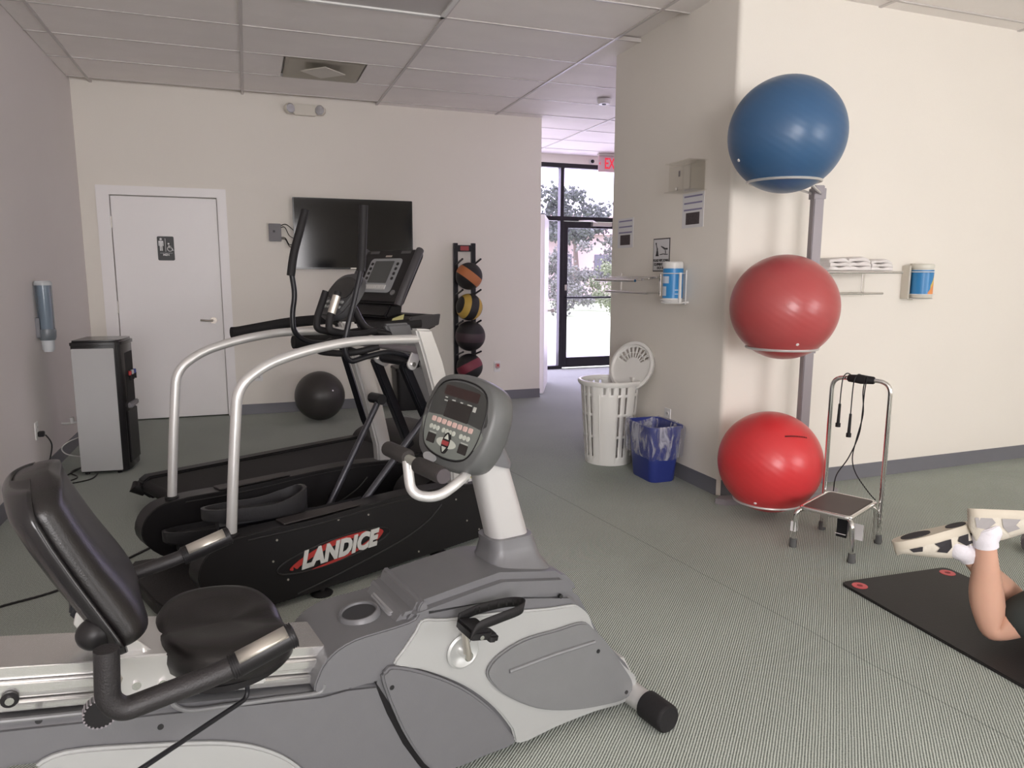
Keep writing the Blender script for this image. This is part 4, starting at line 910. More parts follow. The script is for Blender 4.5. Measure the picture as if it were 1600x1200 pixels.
# socks: short cuffs around the ankles; shoes with sole, upper, panels
SOCK = mat('white_sock', (.80, .77, .82), .9, bump=.4, bscale=200)
def shoe(ank, shin, toe, solen, label, k):
    """ank: ankle point; shin: unit vector knee->ankle; toe: direction of the toes; solen: outward direction of the sole"""
    toe = toe.normalized(); up = (-solen).normalized(); up = (up - toe * up.dot(toe)).normalized(); side = up.cross(toe)
    heel = ank + shin * .03 - toe * .055 - up * .035
    M = Matrix((toe, side, up)).transposed().to_4x4(); M.translation = heel - up * .045
    Lh = .275
    def half(t): # half-width of the sole along the length
        return .031 + .020 * math.sin(PI * min(1, max(0, (t - .18) / .82)) ** .9) - .006 * math.exp(-((t - .42) / .12) ** 2)
    def ends(t): return math.sqrt(max(0.0, 1 - ((abs(t - .5) - .38) / .12) ** 2)) if abs(t - .5) > .38 else 1.0
    def ring(bm, z, grow, tt, n=26):
        pts = []
        for i in range(n):
            a = 2 * PI * i / n; t = .5 - .5 * math.cos(a); s = 1 if math.sin(a) >= 0 else -1
            pts.append((tt(t) * Lh, s * half(t) * ends(t) * grow, z))
        return pts
    bm = BM(); secs = [ring(bm, 0 + 0, .93, lambda t: t), ring(bm, .008, 1.0, lambda t: t), ring(bm, .020, 1.03, lambda t: t), ring(bm, .030, .98, lambda t: t)]
    V = [[bm.verts.new(p) for p in s] for s in secs]
    for a, b in zip(V, V[1:]):
        for i in range(26): bm.faces.new((a[i], a[(i + 1) % 26], b[(i + 1) % 26], b[i]))
    bm.faces.new(V[0][::-1]); bm.faces.new(V[-1]); bmesh.ops.transform(bm, matrix=M, verts=bm.verts)
    sh = obj('shoe', bm, mat('beige_sole_rubber', (.62, .56, .46), .6, noise=.1), per, smooth=60)
    # upper: cross-sections along the foot
    bm = BM(); V = []
    for i in range(15):
        t = i / 14; w = half(t) * ends(min(max(t, .012), .988)) * .98; top = .028 + (.062 if t < .30 else .062 * (1 - ((t - .30) / .70) ** 1.3)) + .012 * (1 - t)
        if t > .94: top = .040
        top *= .55 + .45 * min(1, t / .07) ** .5
        row = []
        for j in range(13):
            a = PI * j / 12; row.append(bm.verts.new((t * Lh * .985 + .002, w * math.cos(a) * (1 - .28 * math.sin(a) ** 2), .026 + (top - .01) * math.sin(a) ** .8)))
        V.append(row)
    for a, b in zip(V, V[1:]):
        for j in range(12): bm.faces.new((a[j], a[j + 1], b[j + 1], b[j]))
    bm.faces.new(V[0][::-1]); bm.faces.new(V[-1]); bmesh.ops.transform(bm, matrix=M, verts=bm.verts)
    obj('shoe_upper', bm, mat('cream_mesh_fabric', (.66, .61, .52), .8, noise=.12, nscale=25, bump=.4, bscale=220), sh, smooth=70)
    def panel(name, pts, m, d=.0035):
        for s in (-1, 1):
            bm = BM(); row = []
            for (x, z) in pts:
                t = x / Lh; w = half(t) * ends(t); top = .028 + (.062 if t < .30 else .062 * (1 - ((t - .30) / .70) ** 1.3)) + .012 * (1 - t)
                sn = min(1, max(0, (z - .026) / (top - .01))) ** 1.25; a = math.asin(sn)
                row.append(bm.verts.new((x, s * (w * .98 * math.cos(a) * (1 - .28 * sn * sn) + d), z + d * .4)))
            bm.faces.new(row if s > 0 else row[::-1])
            bmesh.ops.transform(bm, matrix=M, verts=bm.verts); obj(name, bm, m, sh, smooth=0)
    BP = mat('black_suede_panel', (.025, .022, .026), .7)
    panel('heel_panel', [(.008, .03), (.06, .03), (.07, .045), (.045, .07), (.012, .065)], BP if k else mat('grey_panel', (.35, .33, .33), .7))
    panel('side_panel', [(.09, .03), (.15, .03), (.135, .05), (.15, .062), (.115, .078), (.095, .06)], BP if k else mat('grey_panel', (.35, .33, .33), .7))
    panel('toe_panel', [(.19, .03), (.235, .03), (.225, .045), (.195, .048)], BP if k else mat('grey_panel', (.35, .33, .33), .7))
    if k:   # dark tread patches under the heel and the forefoot
        bm = BM(); prism(bm, ellipse(.035, .026, 18, .05, 0), -.003, .001, 'z'); prism(bm, ellipse(.052, .034, 18, .19, 0), -.003, .001, 'z'); bmesh.ops.transform(bm, matrix=M, verts=bm.verts); obj('tread', bm, BP, sh, kind='stuff')
    bm = BM()
    for i in range(4):
        x = .10 + i * .022; zt = .092 - i * .009; tube(bm, [(x, -.024, zt - .012), (x + .004, 0, zt), (x, .024, zt - .012)], .0025, 6)
    bmesh.ops.transform(bm, matrix=M, verts=bm.verts); obj('laces', bm, SOCK, sh, kind='stuff')
    # sock cuff
    bm = BM(); p0 = ank - shin * .025; p3 = heel + up * .02 + toe * .06
    tube(bm, catmull([p0, ank + shin * .005, ank + shin * .03 + toe * .01, p3], 5), [.040] * 4 + [.042] * 6 + [.044] * 4 + [.040] * 2, 20); obj('sock', bm, SOCK, per)
shoe(a1, (a1 - k1).normalized(), Vector((.86, -.36, -.02)), Vector((-.10, .35, .95)), '', 0)
shoe(a2, (a2 - k2).normalized(), Vector((-.74, .42, -.30)), Vector((-.12, .22, .95)), '', 1)

# ================================================================== TREADMILL (behind)
T = Frame(hz(212, 752, .15), 26.9)
tm_ = thing('treadmill', 'black treadmill behind the elliptical, with a large screen console and tray', 'treadmill', tuple(T.O), math.radians(26.9))
for a, b in ((-.085, 0), (-.815, -.73)):
    bm = BM(); prism(bm, [(0, .10), (.01, .16), (.05, .185), (1.50, .185), (1.55, .165), (1.55, .06), (.05, .05)], a, b); obj('side_rail', bm, BLKPL, tm_, bevel=.008)
bm = BM(); prism(bm, [(.02, .12), (.03, .162), (.06, .17), (1.52, .17), (1.52, .15), (.06, .14)], -.725, -.09); obj('running_belt', bm, mat('treadmill_belt', (.016, .015, .015), .8, bump=.3, bscale=200), tm_)
bm = BM(); box(bm, .06, 1.5, -.72, -.095, .07, .135); obj('deck', bm, BLKMET, tm_)
bm = BM(); cyl(bm, (.035, -.10, .13), (.035, -.72, .13), .036, 20); obj('rear_roller', bm, BLKRUB, tm_)
for a in (-.04, -.775):
    bm = BM(); tube(bm, [(-.01, a, .15), (-.03, a - .02, .13), (.02, a - .03, .10)], [.02, .035, .03], 12); obj('end_cap', bm, BLKPL, tm_)
bm = BM(); prism(bm, sm2([(1.50, .05), (1.49, .17), (1.56, .235), (1.75, .265), (2.0, .25), (2.13, .18), (2.16, .08), (2.1, .045)], 3), -.80, -.015); obj('motor_hood', bm, BLKPL, tm_, bevel=.012)
for a in (-.02, -.79):
    bm = BM(); tube(bm, [(1.70, a, .10), (1.60, a, .30), (1.44, a, .80), (1.40, a, 1.03)], [.032, .030, .026, .026], 4); obj('upright', bm, BLKMET, tm_)
for a in (.02, -.83):
    bm = BM(); tube(bm, rounded([(1.48, a, 1.045), (1.05, a, 1.03), (.68 if a > -.5 else .63, a, .985), (.64 if a > -.5 else .58, a, .985)], .1), .023, 12, flat=1.55); obj('handrail', bm, BLKRUB, tm_)
bm = BM(); prism(bm, [(1.40, .990), (1.325, 1.032), (1.41, 1.086), (1.60, 1.098), (1.64, 1.085), (1.63, 1.02), (1.5, .98)], -.83, .02); obj('tray', bm, BLKPL, tm_, bevel=.012)
bm = BM(); box(bm, 1.45, 1.58, -.78, -.64, 1.075, 1.098); box(bm, 1.45, 1.58, -.18, -.04, 1.075, 1.098); obj('tray_recess', bm, BLKRUB, tm_)
bm = BM(); prism(bm, [(1.335, 1.040), (1.42, .985), (1.63, 1.03), (1.645, 1.10), (1.41, 1.09)], -.845, -.822); obj('tray_bracket', bm, mat('charcoal_bracket', (.045, .042, .045), .35), tm_, bevel=.004)
# console with screen: face frame
CC = Vector((1.485, -.425, 1.345)); upd = Vector((.19, 0, .34)).normalized()
MF = frame_M(CC, (0, -1, 0), upd)
def onface(bm, M): bmesh.ops.transform(bm, matrix=M, verts=bm.verts); return bm
bm = BM(); prism(bm, rrect(.58, .40, .035, 5), -.06, 0, 'z'); obj('console', onface(bm, MF), BLKPL, tm_, bevel=.012, bseg=3)
con = [o for o in bpy.data.objects if o.name == 'console'][0]
for s in (-1, 1):
    bm = BM(); tube(bm, [(s * .282, -.205, -.02), (s * .285, -.1, -.012), (s * .285, .17, -.012), (s * .275, .20, -.02)], .026, 12); obj('console_side_grip', onface(bm, MF), mat('charcoal_plastic', (.05, .046, .05), .45), tm_)
bm = BM(); prism(bm, rrect(.34, .255, .03, 4, 0, .0), 0, .004, 'z'); obj('screen_surround', onface(bm, MF), mat('grey_display_bezel', (.30, .31, .32), .4), tm_)
bm = BM(); prism(bm, rrect(.205, .165, .006, 2, -.01, .025), .004, .006, 'z'); obj('screen', onface(bm, MF), mat('unlit_lcd', (.075, .080, .078), .25), tm_)
bm = BM(); prism(bm, rrect(.235, .036, .006, 2, -.01, -.088), .004, .007, 'z'); kp = obj('key_strip', onface(bm, MF), mat('pale_keys', (.52, .52, .50), .45), tm_)
for k in range(5):
    bm = BM(); box(bm, -.115 + k * .046, -.08 + k * .046, -.10, -.076, .007, .009); obj('key', onface(bm, MF), mat('pale_key_caps', (.62, .62, .60), .45), kp)
for s in (-1, 1):
    for k in range(4):
        bm = BM(); prism(bm, rrect(.022, .02, .005, 2, s * .138, .085 - k * .036), .004, .008, 'z'); obj('button', onface(bm, MF), BLKPL, tm_)
bm = BM(); prism(bm, ellipse(.022, .018, 20, .205, -.125), 0, .006, 'z'); obj('round_button', onface(bm, MF), mat('grey_button', (.18, .18, .18), .4), tm_)
bm = BM(); prism(bm, ellipse(.022, .018, 20, -.205, -.125), 0, .006, 'z'); obj('round_button', onface(bm, MF), mat('grey_button', (.18, .18, .18), .4), tm_)
bm = BM(); box(bm, -.03, .035, .140, .152, 0, .003); obj('badge', onface(bm, MF), STEEL, tm_)
bm = BM(); box(bm, .12, .22, .165, .185, 0, .002); box(bm, -.22, -.12, .165, .185, 0, .002); obj('status_strip', onface(bm, MF), mat('strip_grey', (.07, .07, .07), .3), tm_, kind='stuff')
bm = BM(); prism(bm, [(1.36, 1.08), (1.44, 1.05), (1.50, 1.06), (1.52, 1.20), (1.42, 1.17)], -.62, -.23); obj('console_neck', bm, BLKPL, tm_, bevel=.012)
bm = BM(); n0 = T.O; box(bm, -.042, .042, -.042, .042, 0, .0012); o = obj('sticky_note', bm, mat('yellow_paper', (.80, .76, .36), .8)); 
pn = Vector(T.O) + Vector(T.u) * 1.370 + Vector(T.v) * -.745; o.location = (pn.x, pn.y, 1.0700); o.rotation_euler = (0, math.radians(-10), math.radians(26.9 + 38)); o.rotation_euler = (Matrix.Rotation(math.radians(26.9), 4, 'Z') @ Matrix.Rotation(math.radians(-33), 4, 'Y') @ Matrix.Rotation(math.radians(40), 4, 'Z')).to_euler(); tag(o, 'yellow sticky note on the front edge of the treadmill tray', 'note')
# black cabinet by the back wall behind the machines
v = thing('black_bin', 'plain black box-shaped bin against the back wall behind the elliptical arms', 'bin', (1.52, YB - .18, 0))
bm = BM(); loft(bm, [(rrect(.33, .26, .03), 0), (rrect(.36, .29, .03), .40)]); obj('bin', bm, BLKPL, v)
bm = BM(); prism(bm, rrect(.38, .31, .03), .40, .43, 'z'); obj('lid', bm, BLKPL, v, bevel=.006)

# ================================================================== ELLIPTICAL
E = Frame(hz(430, 945, .03), 23.9)
el = thing('elliptical_trainer', 'black elliptical trainer with curved silver side rails and LANDICE lettering on its shroud', 'elliptical', tuple(E.O), math.radians(23.9))
SHR = mat('satin_black_shroud', (.008, .007, .008), .40, bump=.05, bscale=200, spec=.4)
prof = [(-.02, .03), (1.14, .03), (1.28, .06), (1.34, .16), (1.30, .25), (1.12, .31), (.90, .338), (.70, .350), (.45, .350), (.20, .345), (.0, .350), (-.12, .350), (-.22, .335), (-.28, .28), (-.29, .20), (-.22, .11), (-.10, .05)]
prof = sm2(prof, 3)
for a, b in ((0, .10), (.65, .75)):
    bm = BM(); prism(bm, prof, a, b); obj('side_shroud', bm, SHR, el, bevel=.014, bseg=3)
for vv, sgn in ((-.001, -1), (.751, 1), (.649, -1)):
    # moulded character line
    bm = BM(); tube(bm, catmull([(.10, vv, .045), (.35, vv, .085), (.62, vv, .14), (.78, vv, .20), (.86, vv, .26)], 6), .004, 6); obj('moulded_line', bm, SHR, el)
    bm = BM(); tube(bm, catmull([(-.10, vv, .330), (.2, vv, .322), (.55, vv, .330), (.85, vv, .320), (1.12, vv, .288), (1.27, vv, .24)], 6), .004, 6); obj('moulded_line', bm, SHR, el)
for a, b in ((.012, .088), (.662, .738)):
    bm = BM(); prism(bm, [(.06, .349), (.42, .352), (.42, .356), (.06, .356)], a, b); obj('top_tread_strip', bm, mat('brown_black_strip', (.028, .023, .022), .5), el, bevel=.002, bseg=1)
for (u, w) in ((.02, .30), (.06, .12), (.0, .215), (.45, .305), (.95, .265), (1.02, .14), (.72, .06), (.30, .318), (1.1, .075)):
    bm = BM(); tube(bm, [(u, .001, w), (u, -.003, w)], .0045, 10); obj('screw', bm, STEEL, el)
# logo: recessed oval, red swoosh and raised lettering
lx = Vector((.98, 0, .02)); cen = Vector((.30, 0, .178)); ML = frame_M((.285, -.001, .188), (1, 0, 0.0), (0, 0, 1))
bm = BM(); tube(bm, [(.272 * math.cos(t) + .285, -.0015, .052 * math.sin(t) + .186 + .018 * math.cos(t)) for t in [2 * PI * k / 48 for k in range(48)]], .0035, 6, closed=True); obj('logo_rim', bm, SHR, el)
bm = BM()
RL = mat('logo_red', (.42, .035, .03), .35)
def flat(bm, pts, d): vs = [bm.verts.new((p[0], d, p[1])) for p in pts]; bm.faces.new(vs)
prism(bm, sm2([(.070, .165), (.14, .200), (.26, .232), (.40, .236), (.44, .232), (.41, .222), (.30, .214), (.19, .192), (.12, .166), (.10, .155), (.085, .168), (.083, .153)], 3), -.004, -.001)
prism(bm, sm2([(.155, .132), (.28, .136), (.40, .158), (.49, .196), (.488, .176), (.525, .210), (.50, .228), (.495, .210), (.40, .172), (.28, .148)], 3), -.004, -.001)
obj('logo_swoosh', bm, RL, el, smooth=0, kind='stuff')
bm = BM(); text(bm, 'LANDICE', .098, Matrix.Translation((.30, -.006, .186)) @ Matrix.Rotation(math.radians(-1.5), 4, 'Y') @ Rx, .002, shear=.30, off=.0058, sx=.86, space=1.06); obj('logo_lettering', bm, mat('logo_silver', (.72, .72, .70), .35, .3), el, smooth=0)
# feet, rear step, cross members
for u in (.22, .86):
    for vv in (.05, .70):
        bm = BM(); lathe(bm, [(0, 0), (.045, 0), (.048, .006), (.040, .012), (.015, .018), (.012, .045), (0, .045)], 20, Matrix.Translation((u, vv - .03, 0))); obj('levelling_foot', bm, BLKRUB, el)
bm = BM(); prism(bm, sm2([(-.36, .10), (-.34, .72), (-.20, .74), (-.05, .66), (-.05, .12), (-.18, .04)], 3), .012, .07, 'z'); obj('rear_step', bm, mat('ribbed_black_step', (.02, .018, .018), .6, bump=.4, bscale=90), el, bevel=.01)
for u0, u1 in ((.30, .36), (1.12, 1.22)):
    bm = BM(); box(bm, u0, u1, .1, .65, .05, .11); obj('cross_member', bm, BLKMET, el)
bm = BM(); prism(bm, sm2([(.95, .10), (1.28, .10), (1.32, .2), (1.22, .30), (1.02, .30), (.92, .22)], 3), .26, .50); obj('flywheel_cover', bm, SHR, el, bevel=.01)
# silver rails with their uprights
for vv in (.05, .70):
    rail = rounded([(-.142, vv, .335), (-.118, vv, .62), (-.085, vv, .93), (.03, vv, 1.005), (.20, vv, 1.048), (.42, vv, 1.075), (.795, vv, 1.062)], .10, 8)
    bm = BM(); tube(bm, rail, .0205, 18); obj('side_rail', bm, SILP, el)
    bm = BM(); lathe(bm, [(.022, 0), (.030, .002), (.030, .012), (.022, .014)], 20, Matrix.Translation((-.142, vv, .345))); obj('rail_collar', bm, BLKRUB, el)
    bm = BM(); up = [(.745, 1.112), (.835, 1.105), (.90, .95), (.985, .66), (1.055, .33), (1.06, .26), (.955, .26), (.945, .42), (.87, .72), (.79, .98)]
    prism(bm, up, vv - .028, vv + .028); obj('upright', bm, SILP, el, bevel=.010, bseg=3)
for (u, w, r, m) in ((.80, 1.005, .017, GREYPLATE), (.865, .93, .020, SILP)):
    bm = BM(); cyl(bm, (u, .07, w), (u, .68, w), r, 14); obj('cross_tube', bm, m, el)
bm = BM(); cyl(bm, (.835, .14, .945), (.835, .42, .945), .032, 18); obj('pivot_sleeve', bm, BLKMET, el)
for vv, b0, b1, r_ in ((.12, (.789, .937), (.818, .990), .028), (.50, (.851, .926), (.892, .905), .024)):
    b0, b1 = Vector((b0[0], 0, b0[1])), Vector((b1[0], 0, b1[1])); dd = (b1 - b0).normalized(); nn = Vector((-dd.z, 0, dd.x)); P = []
    for c_, s_ in ((b1, 1), (b0, -1)):
        for k in range(9):
            a = PI * (k / 8 - .5); q_ = c_ + (dd * math.cos(a) * s_ - nn * math.sin(a) * s_) * r_; P.append((q_.x, q_.z))
    bm = BM(); prism(bm, P, vv - .006, vv + .006); pl = obj('link_plate', bm, SILP, el, bevel=.002, bseg=1)
    bm = BM(); cyl(bm, (b0.x, vv - .016, b0.z), (b0.x, vv + .012, b0.z), .011, 12); obj('bolt', bm, CHROME, pl)
# central mast and console
bm = BM(); prism(bm, [(.785, 1.115), (.935, 1.115), (1.055, .788), (1.185, .457), (1.24, .28), (1.13, .26), (1.064, .512), (.927, .834)], .33, .37); obj('mast', bm, mat('charcoal_mast', (.11, .11, .115), .4), el, bevel=.012, bseg=3)
MC2 = frame_M((.55, .36, 1.265), (0, -1, 0), Vector((.20, 0, .26)).normalized())
ESC = .86
bm = BM(); prism(bm, sm2([(-.13, .09), (-.06, .145), (.06, .145), (.13, .09), (.145, -.02), (.11, -.12), (0, -.15), (-.11, -.12), (-.145, -.02)], 4), -.06, 0, 'z'); obj('console', onface(bm, MC2 @ Matrix.Diagonal((ESC, ESC, ESC, 1))), mat('charcoal_console', (.055, .055, .058), .45), el, bevel=.014, bseg=3)
bm = BM(); prism(bm, sm2([(-.10, .08), (0, .115), (.10, .08), (.10, -.02), (-.10, -.02)], 3), 0, .003, 'z'); obj('console_display', onface(bm, MC2 @ Matrix.Diagonal((ESC, ESC, 1, 1))), mat('dark_display', (.02, .02, .02), .2), el)
for k in range(6):
    for j in range(2):
        bm = BM(); prism(bm, rrect(.022, .014, .004, 2, -.075 + k * .03, -.045 - j * .028), 0, .005, 'z'); obj('key', onface(bm, MC2), mat('grey_keys', (.30, .31, .30), .4), el)
bm = BM(); tube(bm, rounded([(.62, .35, 1.20), (.68, .35, 1.09), (.83, .35, 1.06)], .06), .019, 12); obj('console_neck', bm, BLKPL, el)
for s in (-1, 1):
    vv = .29 + s * .055
    bm = BM(); tube(bm, rounded([(.70, .33 + s * .04, 1.09), (.54, vv, 1.08), (.42, vv, 1.11), (.425, vv, 1.16), (.475, vv, 1.28)], .05, 6), .016, 12); fg = obj('fixed_grip', bm, BLKRUB, el)
    if s < 0:
        bm = BM(); cyl(bm, (.437, vv, 1.185), (.467, vv, 1.262), .0185, 14); obj('pulse_sensor', bm, STEEL, fg)
bm = BM(); tube(bm, rounded([(.62, .56, 1.03), (.50, .50, 1.00), (.44, .35, 1.0), (.50, .20, 1.00), (.62, .14, 1.03)], .08, 6), .015, 10); obj('front_grip', bm, BLKRUB, el)
# moving arms, levers, push rods
def arm(vv, pts, grip, kind):
    bm = BM(); tube(bm, rounded([(u, vv, w) for u, w in pts], .045, 7), .0125, 12); a = obj('moving_arm', bm, BLKMET, el)
    bm = BM(); tube(bm, rounded([(u, vv, w) for u, w in grip], .06, 6), .0195, 14); obj('arm_grip', bm, BLKRUB, a)
arm(.53, [(.80, .945), (.70, .985), (.62, 1.015), (.47, 1.032), (.402, 1.08), (.398, 1.17), (.418, 1.26), (.402, 1.38)], [(.400, 1.35), (.418, 1.45), (.488, 1.655)], 0)
arm(.17, [(.835, .945), (.76, .985), (.68, 1.00), (.57, .985), (.48, .965), (.455, 1.03), (.475, 1.12), (.515, 1.24), (.555, 1.38)], [(.553, 1.372), (.562, 1.44), (.578, 1.66)], 0)
for vv, top, bot, ru, rl in ((.17, (.775, .935), (.985, .49), (.905, .705), (.50, .315)), (.53, (.85, .925), (1.06, .42), (.845, .715), (.52, .19))):
    d = (Vector((bot[0], 0, bot[1])) - Vector((top[0], 0, top[1]))).normalized(); n = Vector((-d.z, 0, d.x)) * .024
    bm = BM(); t_, b_ = Vector((top[0], 0, top[1])), Vector((bot[0], 0, bot[1])); prism(bm, [((t_ + n).x, (t_ + n).z), ((t_ - n).x, (t_ - n).z), ((b_ - n).x, (b_ - n).z), ((b_ + n).x, (b_ + n).z)], vv - .02, vv + .02); obj('lever_bar', bm, BLKMET, el, bevel=.006)
    bm = BM(); cyl(bm, (ru[0], vv - .065, ru[1]), (ru[0], vv + .03, ru[1]), .028, 18); obj('lever_joint', bm, BLKMET, el)
    bm = BM(); cyl(bm, (ru[0], vv - .04, ru[1]), (rl[0], vv - .04, rl[1]), .016, 14); obj('push_rod', bm, mat('dark_blue_grey_steel', (.05, .05, .06), .3, .4), el)
for vv, u0, u1, w0, w1 in ((.19, -.20, .25, .405, .36), (.52, -.25, .18, .235, .195)):
    bm = BM(); n = 28
    P = [(.5 + .5 * math.cos(t), math.copysign(abs(math.sin(t)) ** .7, math.sin(t)) * (.070 + .012 * math.cos(t))) for t in [2 * PI * k / n for k in range(n)]]
    def lift(x, top): return w0 + (w1 - w0) * x + (.055 * max(0, (x - .55) / .45) ** 1.5 + .028 if top else 0)
    def rg(top, s, dz=0): return [bm.verts.new((u0 + (u1 - u0) * ((x - .5) * s + .5), vv + y * s, lift(x, top) + dz)) for x, y in P]
    rings = [rg(False, .92, -.03), rg(False, 1.0, -.015), rg(True, 1.0), rg(True, .93), rg(False, .92, .004)]
    for a, b in zip(rings, rings[1:]):
        for k in range(n): bm.faces.new((a[k], a[(k + 1) % n], b[(k + 1) % n], b[k]))
    bm.faces.new(rings[0][::-1]); bm.faces.new(rings[-1]); obj('foot_pedal', bm, mat('black_pedal_plastic', (.022, .021, .023), .42, bump=.2, bscale=80), el, smooth=50)
    bm = BM(); tube(bm, [(u0 + .06, vv, w0 - .055), (u1 + .05, vv, w1 - .05), (.52, vv - .02, w1 - .045)], .02, 8); obj('pedal_link', bm, BLKMET, el)
# warning label block on the front cover
bm = BM(); box(bm, 1.03, 1.09, -.0, .04, .335, .40); fc = obj('label_housing', bm, mat('pale_grey_plastic', (.55, .55, .55), .4), el, bevel=.006)
bm = BM(); prism(bm, [(1.045, .355), (1.075, .355), (1.06, .385)], -.002, 0); obj('warning_triangle', bm, mat('warning_yellow', (.75, .65, .05), .5), fc)

# ================================================================== RECUMBENT BIKE
B = Frame(hz(722, 1200, .02), 11.8)
bk = thing('recumbent_bike', 'grey and silver recumbent exercise bike with black padded seat in the foreground', 'exercise bike', tuple(B.O), math.radians(11.8))
VW = .26; VC = .13
# front body core
core = [(-.10, .03), (.61, .03), (.64, .075), (.60, .14), (.50, .25), (.455, .33), (.41, .41), (.37, .445), (.14, .50), (-.10, .515), (-.16, .50), (-.25, .40), (-.26, .34)]
bm = BM(); prism(bm, core, .004, VW - .004); obj('body_shell', bm, BKGREY, bk, bevel=.022, bseg=3)
def side_panels(name, px, v0, th, m, bevel=.004, smooth=True, k=4, label=None):
    P = B.poly(px, v0); P = sm2(P, k) if smooth else P
    for a, b in ((v0, v0 + th), (VW - v0 - th, VW - v0)):
        bm = BM(); prism(bm, P, a, b); obj(name, bm, m, bk, bevel=bevel, label=label)
silver = [(662, 969), (700, 968), (780, 958), (860, 951), (893, 946), (905, 948), (921, 962), (930, 985), (948, 1005), (975, 1040), (996, 1062), (981, 1096), (930, 1113), (870, 1137), (812, 1163), (800, 1140), (775, 1108), (740, 1080), (700, 1060), (655, 1046), (616, 1041), (632, 1015), (650, 988)]
side_panels('silver_panel', silver, -.010, .014, BKSIL, .005, k=3)
oval = [(762, 1050), (780, 1025), (820, 1000), (870, 985), (912, 973), (930, 985), (950, 1006), (975, 1042), (990, 1070), (980, 1092), (940, 1104), (890, 1111), (840, 1108), (795, 1090), (770, 1070)]
side_panels('dark_side_panel', oval, -.022, .014, BKGREY2, .005, k=4)
low = [(598, 1062), (604, 1050), (616, 1043), (655, 1049), (700, 1064), (738, 1084), (772, 1112), (795, 1142), (806, 1162), (760, 1182), (718, 1200), (678, 1206), (640, 1160), (615, 1110)]
side_panels('lower_front_panel', low, -.018, .02, BKGREY, .006, k=3)
topc = [(560, 1000), (640, 962), (652, 945), (680, 930), (720, 920), (760, 905), (800, 900), (872, 905), (886, 925), (893, 944), (860, 949), (780, 956), (700, 966), (680, 955), (664, 966)]
# upper cover: runs the full width under the mast
bm = BM(); prism(bm, [(-.17, .48), (-.14, .525), (.05, .545), (.13, .552), (.34, .51), (.385, .46), (.395, .425), (.30, .44), (.1, .465), (-.10, .485)], -.004, VW + .004); obj('upper_cover', bm, BKGREY, bk, bevel=.02, bseg=4)
# ridge line on the dark side panel, highlights a step in the moulding
for vv in (-.024, VW + .024):
    a = B.pv(795, 1048, -.02); b = B.pv(928, 1002, -.02); bm = BM(); tube(bm, [(a[0], vv, a[1]), ((a[0] + b[0]) / 2, vv, (a[1] + b[1]) / 2 + .004), (b[0], vv, b[1])], .006, 8); obj('panel_ridge', bm, BKGREY2, bk)
# mast boot and mast
bm = BM()
def ringr(w, h, r, cx, z, tilt=0): return [(x, y + VC, z + (x - cx) * tilt) for x, y in rrect(w, h, r, 5, cx, 0)]
secs = [ringr(.27, .235, .05, .215, .50, -.1), ringr(.23, .20, .05, .215, .525, -.1), ringr(.17, .145, .04, .222, .55), ringr(.148, .125, .035, .222, .59), ringr(.142, .118, .035, .215, .615)]
V = [[bm.verts.new(p) for p in s] for s in secs]
for a, b in zip(V, V[1:]):
    n = len(a)
    for k in range(n): bm.faces.new((a[k], a[(k + 1) % n], b[(k + 1) % n], b[k]))
bm.faces.new(V[0][::-1]); bm.faces.new(V[-1]); obj('mast_boot', bm, BKGREY, bk, smooth=50)
bm = BM(); secs = [ringr(.125, .090, .035, .222, .60), ringr(.105, .085, .032, .145, .88)]
V = [[bm.verts.new(p) for p in s] for s in secs]; n = len(V[0])
for k in range(n): bm.faces.new((V[0][k], V[0][(k + 1) % n], V[1][(k + 1) % n], V[1][k]))
bm.faces.new(V[0][::-1]); bm.faces.new(V[-1]); obj('mast', bm, mat('pale_silver_mast', (.52, .51, .505), .36, .3), bk, smooth=50)
# console
upb = Vector((.354, 0, .935)); MB_ = frame_M((.055, VC + .005, .965), (0, -1, 0), upb) @ Matrix.Rotation(math.radians(12), 4, 'Y')
shape = [(-.115, .108), (-.05, .130), (.05, .130), (.115, .108), (.142, .06), (.148, .0), (.140, -.065), (.112, -.112), (.05, -.134), (-.05, -.134), (-.112, -.112), (-.140, -.065), (-.148, 0), (-.142, .06)]
bm = BM(); n = None; sh = sm2(shape, 4)
secs = [(.90, -.085), (.97, -.072), (1.0, -.045), (1.0, -.022), (.97, -.006), (.92, .0)]
V = [[bm.verts.new((x * s, y * s, z)) for x, y in sh] for s, z in secs]; n = len(sh)
for a, b in zip(V, V[1:]):
    for k in range(n): bm.faces.new((a[k], a[(k + 1) % n], b[(k + 1) % n], b[k]))
bm.faces.new(V[0][::-1]); bm.faces.new(V[-1]); obj('console', onface(bm, MB_), mat('console_grey_plastic', (.10, .103, .102), .42, bump=.05, bscale=260), bk, smooth=60)
bm = BM(); tube(bm, [(x * .80, y * .82 + .004, .001) for x, y in sh], .0025, 6, closed=True); obj('face_groove', onface(bm, MB_), BLKPL, bk)
bm = BM(); prism(bm, sm2([(-.08, .094), (0, .106), (.08, .094), (.110, .06), (.114, .0), (-.114, .0), (-.110, .06)], 4), .000, .002, 'z'); obj('display_area', onface(bm, MB_), mat('display_smoke', (.040, .042, .040), .3), bk)
bm = BM(); prism(bm, sm2([(-.114, -.002), (.114, -.002), (.110, -.06), (.078, -.092), (0, -.104), (-.078, -.092), (-.110, -.06)], 3), .000, .0022, 'z'); obj('key_area', onface(bm, MB_), mat('key_area_green_grey', (.165, .18, .165), .4), bk)
def face_part(name, P, z0, z1, m, par=bk):
    bm = BM(); prism(bm, [(x * 1.14, y) for x, y in P], z0, z1, 'z'); return obj(name, onface(bm, MB_), m, par)
face_part('message_window', rrect(.128, .028, .003, 2, 0, .076), .002, .003, mat('maroon_window', (.028, .012, .011), .3))
